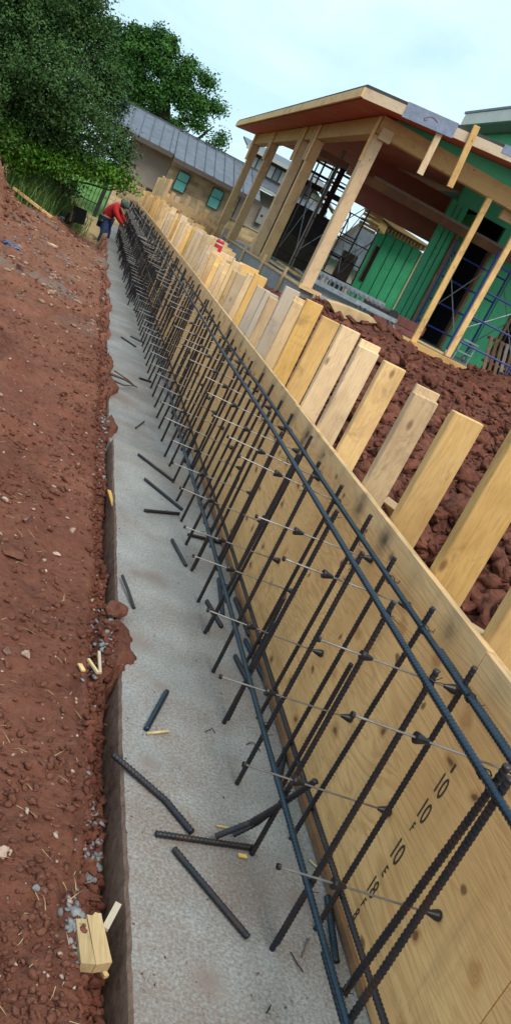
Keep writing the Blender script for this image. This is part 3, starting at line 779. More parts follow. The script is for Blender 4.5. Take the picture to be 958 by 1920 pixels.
# tie wires at the nodes
def wire_mesh(seed):
    rr = random.Random(seed); bm = nb()
    for q in range(3):
        a0 = rr.uniform(0, 3); pts = []
        for i in range(9):
            th = a0 + i * .85
            pts.append((math.cos(th) * .013, rr.uniform(-.004, .004) + (i - 4) * .0016, math.sin(th) * .013))
        tube(bm, pts, .0011, 4)
    for s in (-1, 1):
        tube(bm, [(-.01, .004 * s, .004), (-.022, .012 * s, .012), (-.026 - rr.uniform(0, .01), .022 * s, .004 + rr.uniform(-.01, .02))], .001, 4)
    me = bpy.data.meshes.new('tie_wire'); bm.to_mesh(me); bm.free(); me.materials.append(M['wire']); return me
wm = [wire_mesh(k) for k in range(4)]
k = 0
for y_ in nearY:
    for x, z in ((1.054, .81), (1.204, .79), (1.054, .222), (1.228, .125)):
        if (x > 1.2 and z < .3 and k % 2): k += 1; continue
        o = bpy.data.objects.new('tie_wire', wm[k % 4]); COL.objects.link(o); o.parent = cg; k += 1
        o.location = Vector((x, y_ + (.05 if x > 1.1 else 0), z)) - ORG[cg]; o.rotation_euler = (R.uniform(-.5, .5), R.uniform(0, 6), R.uniform(-.4, .4))

# ------------------------------------------------------------ offcuts of rebar lying about (pixel survey projected on the footing)
def offcut(pts, label, z=.010, r=.0085, mat='bar', name='rebar_offcut', group='rebar offcuts on the footing'):
    P = []
    for p in pts:
        q = UZ(p[0], p[1], p[2] if len(p) > 2 else z); P.append(q)
    bm = nb(); rebar(bm, P, r, ribs=P[0].y < 6)
    o = link(name, bm, M[mat], None, smooth=P[0].y < 6); tag(o, label, 'rebar', group); return o
offcut([(213, 1415, .02), (262, 1458, .012), (310, 1500, .010), (360, 1560)], 'dark steel bar offcut whose end overhangs the soil edge of the footing', r=.0095)
offcut([(293, 1563), (477, 1590)], 'ribbed bar offcut touching the foot of an upright bar, pointing left')
offcut([(327, 1592), (465, 1757)], 'longest loose bar offcut alone on bare concrete, rusty red at its near end')
offcut([(405, 1568, .02), (470, 1542, .10), (525, 1510, .2), (592, 1464, .33)], 'bent bar leaning up from the footing into the cage', r=.0085)
offcut([(437, 1565, .012), (478, 1545, .06), (520, 1512, .19)], 'short bar propped under the bent bar that leans into the cage', r=.0085)
offcut([(275, 1367), (313, 1297)], 'short blue grey bar offcut beside a yellow wood sliver', mat='bar_blue')
offcut([(323, 1012), (349, 1060)], 'short slanting bar offcut alone between the soil edge and the cage feet', r=.0075)
offcut([(272, 957), (336, 963)], 'straight level bar offcut, nearest of the three below the pour joint')
offcut([(272, 898), (342, 955)], 'slanting bar offcut, middle of the three below the pour joint')
offcut([(260, 852), (323, 900)], 'slanting bar offcut lying just below the pour joint')
offcut([(255, 802, -.02), (271, 790, -.02)], 'tiny bar scrap just beyond the pour joint', r=.006)
offcut([(228, 632, -.02), (255, 650, -.02)], 'thin bar offcut on the far footing section nearest the soil', r=.009)
offcut([(245, 630, -.02), (269, 642, -.02)], 'thin bar offcut on the far footing section nearest the cage', r=.009)
offcut([(262, 709, -.02), (284, 716, -.02)], 'small bar offcut lying at the cage feet beyond the dry root', r=.009)
offcut([(260, 585, -.02), (250, 580, -.02)], 'smallest bar scrap near the worker end of the footing', r=.01)
offcut([(411, 1085), (418, 1152)], 'grey bar stub lying along the cage between two near uprights', mat='bar_blue')
offcut([(441, 1122), (468, 1192)], 'dark bar stub against the plywood foot behind the cage')
offcut([(388, 1127), (416, 1175)], 'short thick bar stub crossing the foot of an upright')
offcut([(460, 1200), (503, 1290)], 'long blue grey stub lying between cage and plywood foot', mat='bar_blue')
offcut([(441, 1230), (472, 1292)], 'brown bar stub lying under the long bottom bar of the cage')
offcut([(353, 1002), (432, 1022)], 'bar offcut with a red painted end pushed between cage uprights')
offcut([(540, 1380), (522, 1468)], 'smooth grey bar stub standing off the plywood beside a yellow leaf', mat='bar_blue')
offcut([(614, 1682), (630, 1803)], 'grey ribbed bar stub lying along the plywood foot nearest the camera', mat='bar_blue')
offcut([(230, 1080, .02), (240, 1105, .02), (252, 1140, .008)], 'dark bent rod half buried in soil at the footing edge', r=.006)
# dry root sticking out of the bank
bm = nb(); P = [UZ(205, 700, .03), UZ(235, 712, .03), UZ(258, 727, -.01)]; tube(bm, P, [.012, .009, .004], 6)
P = [UZ(210, 712, .03), UZ(232, 722, .01), UZ(256, 724, -.01)]; tube(bm, P, [.009, .006, .003], 6)
P = [UZ(215, 695, .04), UZ(240, 712, .02), UZ(250, 720, .0)]; tube(bm, P, [.007, .005, .002], 6)
tag(link('dry_root', bm, M['root']), 'dry forked root poking out of the bank over the footing', 'root')
# slivers / leaves on the footing
def sliver(px, lab, z=.006, w=.008, mat='chip', name='wood_sliver', cat='wood scrap', th=.004):
    a, b = UZ(*px[0], z), UZ(*px[1], z); bm = nb(); bar(bm, a, b, w, th); return tag(link(name, bm, M[mat]), lab, cat)
sliver([(276, 1375), (317, 1371)], 'thin yellow wood sliver at the end of a short bar offcut')
sliver([(447, 1603), (462, 1606)], 'small orange wood chip under the foot of an upright bar', w=.012)
sliver([(407, 1548), (427, 1552)], 'tiny yellow leaf lying left of the bent bar', w=.006, name='fallen_leaf', cat='leaf', th=.0015)
sliver([(523, 1468), (540, 1462)], 'yellow leaf lying in front of the smooth grey stub', w=.016, name='fallen_leaf', cat='leaf', th=.0015)
sliver([(580, 1612), (596, 1628)], 'narrow yellow leaf by the plywood foot behind a tie rod', w=.007, name='fallen_leaf', cat='leaf', th=.0015)
# loose nail and wire bits
bm = nb(); tube(bm, [UZ(565, 1795, .004), UZ(577, 1762, .006)], .0022, 6); tube(bm, [UZ(577, 1762, .006), UZ(577.5, 1760.5, .0065)], .005, 6)
tag(link('loose_nail', bm, M['tie']), 'pale steel nail lying on the footing beside the cage', 'nail')
for pts, lab in (([(545, 1785), (556, 1805), (568, 1822)], 'thin rusty wire scrap lying beside the pale nail'), ([(488, 1408), (475, 1392), (462, 1396), (470, 1390)], 'curled wire scrap lying left of the cage, below the wood sliver'), ([(385, 1372), (398, 1366), (403, 1374)], 'small dark wire curl at the foot of an upright bar'), ([(505, 1893), (508, 1885), (500, 1899)], 'hook of wire on the footing at the bottom of the photo')):
    bm = nb(); tube(bm, [UZ(a, b, .005) for a, b in pts], .0016, 5); tag(link('wire_scrap', bm, M['wire']), lab, 'wire')

# ------------------------------------------------------------ rocks and big clods on the bank
def single_rock(px, r, label, mat='rock', sq=.6, name='rock', dz=.35, rough=.25, cat='rock', z=None):
    q = UZ(px[0], px[1], -.02)
    for _ in range(4): q = UZ(px[0], px[1], gzs(q.x, q.y) if z is None else z)
    bm = nb(); rock(bm, (q.x, q.y, q.z + r * dz), r, sq, rough, 3, seed=int(px[0] * 7 + px[1]))
    return tag(link(name, bm, M[mat]), label, cat)
single_rock((50, 1232), .022, 'pale two lobed stone alone in the middle of the soil bank')
single_rock((8, 1600), .020, 'pinkish pale stone at the left edge of the photo')
single_rock((10, 940), .028, 'pale flat stone near the left edge above the other stones')
single_rock((106, 1041), .014, 'pale narrow stone beside a smaller one on the bank')
single_rock((136, 998), .020, 'pale jagged stone right of the big buried brown stone')
single_rock((84, 1052), .010, 'small pale oval stone left of the narrow stone')
single_rock((52, 975), .055, 'big smooth brown stone half buried in the bank', 'rock_brown', .35, dz=.1)
single_rock((14, 1222), .026, 'flat reddish stone left of the pale two lobed stone', 'rock_brown', .35)
single_rock((64, 1668), .016, 'small dark grey pebble beside a reddish one, low on the bank', 'rock_grey')
single_rock((82, 1672), .010, 'small reddish pebble touching the dark grey pebble', 'rock_brown')
single_rock((105, 738), .15, 'big rounded mound of hard soil half way up the bank', 'clod', .35, 'soil_clod', .1, .12, 'soil')
single_rock((25, 1040), .05, 'broad clod of soil at the left edge below the big brown stone', 'clod', .4, 'soil_clod', .15, .15, 'soil')
single_rock((213, 1152), .052, 'flat topped red clod resting on the footing edge', 'clod', .6, 'soil_clod', .45, .1, 'soil', z=0)
single_rock((222, 1212), .036, 'crumbly red clod just below the flat topped one', 'clod', .6, 'soil_clod', .4, .4, 'soil', z=-.01)
single_rock((203, 775), .075, 'dark cracked clod hanging over the footing by the pour joint', 'clod_dark', .7, 'soil_clod', .4, .3, 'soil')
single_rock((195, 1320), .034, 'red clod wedged in the gap above the yellow wood chips', 'clod', .7, 'soil_clod', .4, .25, 'soil')
single_rock((165, 1635), .032, 'red clod in the gap next to grey gravel', 'clod', .6, 'soil_clod', .4, .2, 'soil')
single_rock((168, 1690), .028, 'red clod in the gap directly above the split wood block', 'clod', .6, 'soil_clod', .4, .2, 'soil')
single_rock((203, 1842), .014, 'round grey brown pebble below the split wood block', 'rock_brown', .8)
single_rock((200, 1880), .017, 'dark stone in the gap at the foot of the photo', 'rock_brown', .7)
single_rock((212, 1905), .020, 'lowest dark stone in the gap beside the footing', 'rock_brown', .7)
single_rock((38, 510), .11, 'dark pitted boulder on the far left bank', 'rock_brown', .6)
single_rock((483, 1826), .0065, 'dark red crumb of soil on bare concrete', 'rock_brown', .7, 'soil_crumb', z=0, cat='soil')
single_rock((471, 1868), .0055, 'dark red crumb of soil nearest the camera', 'rock_brown', .7, 'soil_crumb', z=0, cat='soil')
single_rock((545, 1878), .007, 'grey pebble on the concrete near the cage foot', 'rock_grey', .6, z=0)
single_rock((290, 1193), .006, 'small dark crumb lying alone mid footing', 'rock_brown', .6, 'soil_crumb', z=0, cat='soil')
# split wood block and splinters in the gap
c = UZ(178, 1765, -.02)
wb = thing('split_wood_block', (c.x, c.y, c.z - .04), 'yellow split offcut of lumber wedged in the gap beside the footing', 'wood scrap')
def pt(px, py, z): return UZ(px, py, z)
for (a, b, c_, d) in (((143, 1722), (163, 1722), (180, 1808), (153, 1806)), ((164, 1714), (190, 1712), (211, 1804), (181, 1809))):
    bm = nb(); zt = .0; ps = [pt(*q, zt) for q in (a, b, c_, d)]
    # ragged broken end
    A, B = ps[0], ps[1]; rag = [A]
    for i in range(1, 5): q = A.lerp(B, i / 5); q = q + (A - ps[3]).normalized() * R.uniform(-.006, .005); rag.append(q)
    slab(bm, rag + [B, ps[2], ps[3]], (0, 0, -.026)); link('block_half', bm, M['chipm'], wb)
bm = nb(); k = pt(158, 1735, .0005); tube(bm, [k, k + Vector((0, 0, .001))], .0055, 12); link('knot', bm, M['rock_brown'], wb)
sliver([(197, 1742), (222, 1695)], 'ragged splinter standing behind the split wood block', -.01, .016, th=.008)
sliver([(192, 1818), (200, 1832)], 'orange splinter poking out under the split wood block', -.06, .012, th=.008)
sliver([(166, 1236), (184, 1262)], 'slanting yellow wood stake splinter in the soil gap', .0, .010, th=.008)
sliver([(186, 1222), (188, 1262)], 'upright yellow wood splinter in the soil gap', .0, .010, th=.008)
sliver([(150, 1245), (157, 1258)], 'short pale wood chip left of the slanting splinter', .0, .016, th=.006)
sliver([(205, 920), (214, 950)], 'yellow wood chip at the soil edge near the level bar offcut', -.02, .02, th=.008)
sliver([(132, 1795), (147, 1806)], 'pair of pale chips left of the split wood block', -.03, .016, th=.008)
# blue plastic on the bank
q = UZ(14, 463, .02); bm = nb(); rock(bm, (q.x, q.y, q.z + .03), .13, .3, .9, 3, seed=5); tag(link('crumpled_plastic', bm, M['bluebag']), 'crumpled blue and white plastic on the far left bank', 'litter')

# ------------------------------------------------------------ loose boards on the rubble behind the studs
def board(a, b, w, th, label, mat='lumX', name='scrap_board', cat='board', up=(0, 0, 1), group=None):
    bm = nb(); bar(bm, a, b, w, th, up, .002); return tag(link(name, bm, M[mat]), label, cat, group)
board(UZ(690, 790, .62), UZ(765, 775, .66), .09, .035, 'topmost scrap board lying on the dark rubble behind the studs')
board(UZ(700, 795, .56), UZ(830, 808, .60), .09, .035, 'longest scrap board lying on the dark rubble behind the studs')
board(UZ(690, 818, .50), UZ(745, 836, .5), .09, .035, 'lowest scrap board on the dark rubble, next to the studs')
board(UX(735, 945, 1.5), UX(757, 985, 1.62), .09, .03, 'orange kicker board end behind the form between two near studs')
board(UX(860, 1170, 1.42), UX(915, 1205, 1.42), .09, .03, 'kicker board end leaning against the form by the nearest stud', 'lumY')
single_rock((588 + 120, 590 + 4), .08, 'pointed pale stone on top of the rubble mound', 'rock_brown', z=1.05)
q = UZ(829, 1018, .62); bm = nb(); rock(bm, (q.x, q.y, gzs(q.x, q.y) + .03), .045, .5, .2, 2, seed=3); tag(link('rock', bm, M['rock']), 'pale flat stone on the dark rubble between the two nearest studs', 'rock')

# stencil characters reading down the near sheet
for body, px, sz in (('II', (849, 1442), .036), ('10', (826, 1475), .082), ('10', (794, 1522), .082), ('F', (773, 1551), .040), ('10', (744, 1598), .088), ('E', (721, 1634), .046), ('18', (698, 1664), .074), ('F', (681, 1693), .040), ('8', (667, 1715), .052), ('1', (650, 1742), .052)):
    q = UX(px[0], px[1], 1.30); stamp(body, q.y, q.z, sz, .62)

# ============================================================ timber porch of the house under construction
PX_, PY_ = 3.6, 14.5
hs = thing('timber_porch', (3.6, 14.5, 1.1), 'unfinished timber porch with cedar posts, red stained soffit and green sheathed walls', 'building')
def hb(name, mat, *a, bev=.004, parent=None):
    bm = nb(); box(bm, *a, bev); return link(name, bm, M[mat], parent or hs)
def hbar(name, mat, a, b, w, h, up=(0, 0, 1), parent=None):
    bm = nb(); bar(bm, a, b, w, h, up, .003); return link(name, bm, M[mat], parent or hs)
# slab and stem wall
hb('stem_wall', 'concrete2', 3.6, 3.85, 14.5, 29.5, .15, 1.06); hb('stem_wall', 'concrete2', 3.852, 15, 14.5, 14.75, .15, 1.0)
hb('floor_slab', 'concrete2', 3.852, 15, 14.752, 29.5, .85, 1.085)
hb('sill_plate', 'lumY', 3.58, 3.74, 14.46, 29.4, 1.063, 1.10); hb('sill_plate', 'lumX', 5.55, 7.15, 14.40, 14.62, 1.005, 1.105); hb('sill_plate', 'lumX', 7.4, 15, 14.44, 14.6, 1.004, 1.05)
# form boards on the stem wall
for y_ in (15.9, 18.1, 20.6, 23.5):
    bm = nb(); bar(bm, (3.57, y_, .3), (3.57, y_, 1.25), .09, .04, (1, 0, 0)); link('form_stake', bm, M['lumZ'], hs)
# posts
pw = .19
for y_ in (14.62, 18.75, 20.05, 23.75, 26.7):
    hb('post', 'post', 3.6, 3.6 + pw, y_ - .08, y_ + .10, 1.10, 3.655, bev=.006)
for y_ in (18.75, 20.05, 23.75, 14.62, 26.7):   # cleats that hold the beam
    for s in (0, 1):
        if y_ == 14.62 and s: continue
        hb('cleat', 'lumZ', 3.56, 3.597, y_ - .10 + s * .22, y_ - .03 + s * .22, 3.2, 3.92)
hb('post_bracket', 'lumX', 3.55, 3.95, 14.42, 14.48, 1.06, 1.13)
# beams
hb('beam', 'beamY', 3.61, 3.81, 14.74, 26.9, 3.66, 3.945, bev=.006)
hb('beam', 'beamX', 3.62, 14, 14.52, 14.70, 3.66, 3.955, bev=.006)
hb('beam', 'beamX', 6.2, 14, 14.72, 14.80, 3.50, 3.655)
hb('beam_block', 'lumX', 3.66, 3.86, 14.42, 14.515, 3.60, 3.78)
# roof: low pitch rising to the right
def rz(x, o=0): return 4.04 + .104 * (x - 3.03) + o
x0, x1, y0, y1 = 3.03, 9.2, 13.9, 27.3
bm = nb(); slab(bm, [(x0, y0, rz(x0)), (x1, y0, rz(x1)), (x1, y0, rz(x1, .05)), (x0, y0, rz(x0, .05))], (0, y1 - y0, 0)); link('roof_deck', bm, M['felt'], hs)
bm = nb(); slab(bm, [(x0 + .05, y0 + .05, rz(x0, -.13)), (7.6, y0 + .05, rz(7.55, -.13)), (7.6, y0 + .05, rz(7.55, -.10)), (x0 + .05, y0 + .05, rz(x0, -.10))], (0, y1 - y0 - .1, 0)); link('soffit', bm, M['soffit'], hs)
# board joints of the soffit
for k in range(30):
    x = 3.15 + k * .145
    bm = nb(); bar(bm, (x, y0 + .06, rz(x, -.131)), (x, y1 - .06, rz(x, -.131)), .012, .006); link('soffit_joint', bm, M['dkbrown'], hs)
bm = nb(); slab(bm, [(x0 - .03, y0 - .035, rz(x0, -.14)), (x0 + .005, y0 - .035, rz(x0, -.14)), (x0 + .005, y0 - .035, rz(x0, -.002)), (x0 - .03, y0 - .035, rz(x0, -.002))], (0, y1 - y0 + .07, 0)); link('fascia', bm, M['lumY'], hs)
for ya in (y0 - .036, y1 + .003):
    bm = nb(); slab(bm, [(x0 + .007, ya, rz(x0, -.15)), (x1, ya, rz(x1, -.15)), (x1, ya, rz(x1, -.002)), (x0 + .007, ya, rz(x0, -.002))], (0, .035, 0)); link('fascia', bm, M['lumX'], hs)
bm = nb(); slab(bm, [(3.69, y0 - .042, rz(3.69, -.17)), (4.54, y0 - .042, rz(4.54, -.17)), (4.54, y0 - .042, rz(4.54, .055)), (3.69, y0 - .042, rz(3.69, .055))], (0, .005, 0)); link('house_wrap', bm, M['wrap'], hs)
bm = nb(); slab(bm, [(5.35, y0 - .042, rz(5.35, -.08)), (6.6, y0 - .042, rz(6.6, -.08)), (6.6, y0 - .042, rz(6.6, .055)), (5.35, y0 - .042, rz(5.35, .055))], (0, .005, 0)); link('house_wrap', bm, M['wrap'], hs)
# red crayon loop on the wrap
cc = Vector((4.06, y0 - .044, rz(4.06, -.05))); bm = nb()
P = [(0.0, -.03), (-.03, -.05), (-.045, -.025), (-.02, .0), (.02, .03), (.06, .045), (.12, .035), (.17, .02)]
tube(bm, [cc + Vector((a, 0, b)) for a, b in P], .006, 5); link('crayon_mark', bm, M['brick'], hs)
# gable sheathing above the front beam
bm = nb(); slab(bm, [(3.85, 14.56, 3.957), (9.2, 14.56, 3.957), (9.2, 14.56, rz(9.2, -.14)), (3.85, 14.56, rz(3.85, -.14))], (0, .02, 0)); link('gable_sheathing', bm, M['green'], hs)
# hanging ledger strips nailed on the beam
hbar('batten', 'lumZ', UY(830, 236, 13.93), UY(786, 327, 13.93), .04, .10, (1, 0, 0))
hbar('batten', 'lumZ', UY(894, 236, 13.82), UY(842, 351, 13.82), .04, .10, (1, 0, 0))
# temporary props
hbar('prop', 'lumZ', UY(774, 641, 14.48), UY(917, 372, 14.48), .045, .10, (1, 0, 0))
hbar('prop', 'lumZ', UY(838, 668, 14.48), UY(1003, 372, 14.48), .045, .10, (1, 0, 0))
# right hand wall of the porch
hb('side_wall', 'green', 7.62, 7.72, 19.102, 20.9, 1.09, 3.94)
hb('back_wall', 'green', 6.86, 7.28, 19.0, 19.1, 1.09, 3.95); hb('back_wall', 'green', 8.25, 9.35, 19.0, 19.1, 1.09, 3.95)
hb('back_wall', 'green', 9.9, 15, 19.0, 19.1, 2.6, 3.95); hb('back_wall', 'green', 6.98, 15, 19.0, 19.1, 3.952, 4.9)
for x in (7.29, 8.17, 9.36, 9.84): hb('door_jamb', 'brownlum', x, x + .07, 18.95, 19.12, 1.09, 3.55)
for x in (7.0, 7.13, 8.52, 8.9): hb('sheathing_joint', 'groove', x, x + .014, 18.993, 19.0, 1.09, 3.9, bev=0)
hb('dark_room', 'room', 7.73, 15, 20.95, 21.05, 1.0, 5); hb('dark_room', 'room', 14.9, 15, 14.8, 20.9, 1.0, 5); hb('header', 'soffit', 5.45, 7.6, 20.9, 21.0, 3.12, 4.2)  # room panels carry the interior shade in their near-black colour
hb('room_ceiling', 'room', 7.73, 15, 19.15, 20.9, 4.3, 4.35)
hbar('header', 'brownlum', (4.1, 17.2, 3.28), (12, 17.2, 3.28), .08, .16)
hbar('header', 'brownlum', (5.0, 18.6, 3.50), (12, 18.6, 3.50), .06, .14)
hbar('header', 'brownlum', (3.9, 20.1, 3.62), (7.6, 20.1, 3.62), .06, .14)
for x in (10.3, 11.1, 12.0): hb('stud', 'brownlum', x, x + .05, 20.6, 20.7, 1.09, 4.3)
# far wall of open window frames, sky beyond
Yw = 26.9
for x, w in ((5.12, .07), (5.72, .04), (6.22, .16), (6.90, .07)): hb('window_mullion', 'dkbrown', x, x + w, Yw, Yw + .1, 1.09, 4.33)
for z, h, xa, xb in ((2.60, .22, 5.19, 6.90), (3.36, .16, 5.19, 6.90), (3.74, .07, 5.19, 6.90), (4.06, .06, 5.19, 6.90)): hb('window_rail', 'dkbrown', xa, xb, Yw + .01, Yw + .09, z, z + h)
for x in (5.45, 6.0, 6.6): hb('glazing_bar', 'dkbrown', x, x + .03, Yw + .03, Yw + .07, 3.4, 4.3)
hb('half_wall', 'darkwood', 5.05, 6.66, Yw - .5, Yw - .38, 1.09, 2.7)
hb('half_wall', 'olive', 5.30, 6.62, Yw - .515, Yw - .505, 1.15, 1.95)
hb('wall_frame', 'galv', 5.24, 5.29, Yw - .53, Yw - .505, 1.1, 2.2); hb('wall_frame', 'galv', 5.3, 6.62, Yw - .53, Yw - .52, 1.1, 1.16)
hb('inner_post', 'dkbrown', 6.66, 6.80, Yw - .6, Yw - .46, 1.09, 4.25); hb('inner_post', 'dkbrown', 4.98, 5.06, Yw - .6, Yw - .5, 1.09, 4.1)
hb('inner_post', 'brownlum', 4.82, 4.9, 21.4, 21.5, 1.09, 4.05)
bm = nb()
for z in (3.02, 3.1, 3.18, 3.3, 3.38): box(bm, 5.9, 6.35, 21.3, 21.42, z - .3, z - .24, .003)
link('corbel', bm, M['lumX'], hs)

# upper roof rising beyond the porch
ur = thing('upper_roof_wing', (9.5, 20, 4.5), 'taller wing of the unfinished house, green wall under a pale eave at the right edge', 'building')
bm = nb(); slab(bm, [(8.0, 14, 6.31), (8.06, 14, 6.31), (8.06, 14, 6.60), (8.0, 14, 6.60)], (0, 10.3, 0)); link('fascia', bm, M['white'], ur)
bm = nb(); slab(bm, [(8.062, 14, 6.30), (9.2, 14, 6.36), (9.2, 14, 6.4), (8.062, 14, 6.34)], (0, 10.3, 0)); link('soffit', bm, M['soft'], ur)
bm = nb(); slab(bm, [(7.98, 13.98, 6.605), (15, 13.98, 7.5), (15, 13.98, 7.56), (7.98, 13.98, 6.665)], (0, 10.4, 0)); link('roof', bm, M['metalroof'], ur)
bm = nb(); box(bm, 8.55, 8.65, 14.6, 24.2, 4.55, 6.3); link('wall', bm, M['green'], ur)
bm = nb(); box(bm, 8.662, 14, 24.0, 24.1, 4.4, 6.3); link('wall', bm, M['green'], ur)
for y_ in (20.0, 22.4): 
    bm = nb(); box(bm, 8.543, 8.549, y_, y_ + .03, 4.6, 6.28); link('joint_tape', bm, M['soft'], ur)

# bright green sheathed outbuilding beyond the porch
gb = thing('green_sheathed_wall', (9.4, 28.6, .9), 'brightly lit green sheathed wall with a tall narrow window slot and exposed rafters', 'building')
GK = 28.6 / 21
def gsc(bm):
    for v in bm.verts: v.co = Vector((v.co.x * GK, v.co.y * GK, 1.5 + (v.co.z - 1.5) * GK))
    return bm
def gbx(name, mat, *a, bev=0):
    bm = nb(); box(bm, *a, bev); return link(name, gsc(bm), M[mat], gb)
gbx('wall', 'green', 6.32, 7.50, 21.0, 21.1, 1.09, 2.86)
for x in (6.52, 6.77, 7.0, 7.24): gbx('groove', 'groove', x, x + .016, 20.992, 21.0, 1.1, 2.85)
slot = gbx('window_slot', 'brownlum', 6.30 + .1, 6.50, 20.985, 20.997, 1.62, 2.52); gbx('slot_shade_plate', 'room', 6.43, 6.52, 20.975, 20.984, 1.64, 2.50)  # near-black plate on the wall paints the shade within the slot
gbx('corner_trim', 'lumZ', 7.50, 7.55, 20.97, 21.12, 1.09, 2.84); gbx('corner_trim', 'galv', 7.58, 7.62, 20.95, 21.0, 1.3, 2.8)
for x in np.arange(6.35, 7.5, .09): gbx('rafter_tail', 'lumY', float(x), float(x) + .04, 20.8, 21.4, 2.87, 2.97)
bm = nb(); slab(bm, [(5.95, 20.6, 2.93), (6.34, 20.6, 2.78), (6.34, 20.6, 2.98), (5.95, 20.6, 3.10)], (0, .7, 0)); link('eave_box', gsc(bm), M['lumX'], gb)
bm = nb(); slab(bm, [(5.9, 20.55, 3.11), (6.5, 20.55, 3.0), (7.6, 20.55, 2.98), (7.6, 20.55, 3.01), (5.9, 20.55, 3.15)], (0, .9, 0)); link('roof_edge', gsc(bm), M['plyedge'], gb)

# things on the porch slab
def pile_board(i, a, b, w, th, lab): return board(a, b, w, th, lab, 'lumX', 'loose_board', 'board', group=None)
pile_board(0, (4.0, 18.2, 1.13), (4.3, 22.2, 1.13), .14, .038, 'board lying lowest in the lumber pile on the porch slab')
pile_board(1, (4.15, 17.2, 1.17), (4.6, 21.5, 1.17), .14, .038, 'board crossing the middle of the lumber pile on the porch slab')
pile_board(2, (4.35, 16.9, 1.21), (4.9, 20.8, 1.21), .14, .038, 'board on top of the lumber pile on the porch slab')
bm = nb(); rock(bm, (4.3, 16.9, 1.24), .18, .6, .9, 3, seed=11); tag(link('plastic_bundle', bm, M['bluebag']), 'crumpled grey plastic bundle at the end of the lumber pile', 'bag')
# aluminium ladder lying on the slab
ld = thing('aluminium_ladder', (4.7, 15.6, 1.1), 'aluminium extension ladder lying on the porch slab near the corner post', 'ladder')
A0, A1 = Vector((4.05, 16.2, 1.24)), Vector((5.35, 15.3, 1.24)); off = Vector((.10, .38, .16))
for o_ in (Vector((0, 0, 0)), off):
    bm = nb(); bar(bm, A0 + o_, A1 + o_, .03, .085); link('rail', bm, M['alu'], ld)
for k in range(16):
    p = A0.lerp(A1, (k + .5) / 16); bm = nb(); tube(bm, [p, p + off], .018, 6); link('rung', bm, M['galv'], ld)
# mitre saw stand
ms = thing('saw_stand', (5.2, 14.95, 1.1), 'folding saw stand with grey metal bed at the edge of the porch slab', 'saw stand')
bm = nb(); bar(bm, (4.75, 15.1, 1.26), (5.45, 14.8, 1.26), .26, .05, bev=.01); link('bed', bm, M['alu'], ms)
bm = nb(); bar(bm, (4.9, 15.08, 1.31), (5.35, 14.9, 1.31), .13, .05, bev=.01); link('fence', bm, M['black'], ms)
for a, b in (((4.85, 15.1, 1.24), (4.8, 15.0, 1.09)), ((5.4, 14.9, 1.24), (5.55, 14.7, 1.05)), ((5.35, 15.0, 1.24), (5.45, 14.95, 1.09)), ((5.0, 15.2, 1.24), (4.95, 15.3, 1.09))):
    bm = nb(); tube(bm, [a, b], .02, 6); link('leg', bm, M['galv'], ms)
bm = nb(); tube(bm, [(5.36, 14.8, 1.33), (5.36, 14.84, 1.33)], .09, 14); link('motor', bm, M['black'], ms)
# torn sheet of raw plywood on the soil
bm = nb(); slab(bm, [UY(618, 567, 12.7), UY(640, 572, 12.7), UY(668, 583, 12.7), UY(700, 597, 12.7), UY(706, 606, 12.7), UY(672, 604, 12.7), UY(645, 597, 12.7), UY(630, 590, 12.7)], (0, .3, .01)); tag(link('torn_plywood', bm, M['osb']), 'torn pale plywood sheet propped on the rubble below the saw stand', 'board')
bm = nb(); box(bm, 5.2, 6.5, 16.0, 16.15, 1.2, 1.37, .01); tag(link('red_block_beam', bm, M['brick']), 'upper dull red beam lying on the porch slab before the green wall', 'beam')
bm = nb(); box(bm, 5.35, 6.3, 15.7, 15.88, 1.087, 1.195, .01); tag(link('red_block_beam', bm, M['brick']), 'lower dull red beam on the slab, under and before the other red beam', 'beam')
board((6.2, 15.6, 1.12), (6.75, 15.3, 1.12), .06, .03, 'short pale lath on the slab between the two thin props')
# step stool
st = thing('step_stool', (7.3, 15.6, 1.09), 'small grey metal step stool beside the blue scaffold', 'stool')
for x in (7.05, 7.35):
    bm = nb(); tube(bm, [(x, 15.55, 1.09), (x + .06, 15.65, 1.50)], .014, 6); tube(bm, [(x, 15.95, 1.09), (x + .06, 15.75, 1.50)], .014, 6); link('side_frame', bm, M['galv'], st)
bm = nb(); box(bm, 7.09, 7.43, 15.6, 15.82, 1.49, 1.52); link('top_step', bm, M['galv'], st)
bm = nb(); box(bm, 7.06, 7.38, 15.55, 15.62, 1.27, 1.295); link('lower_step', bm, M['galv'], st)
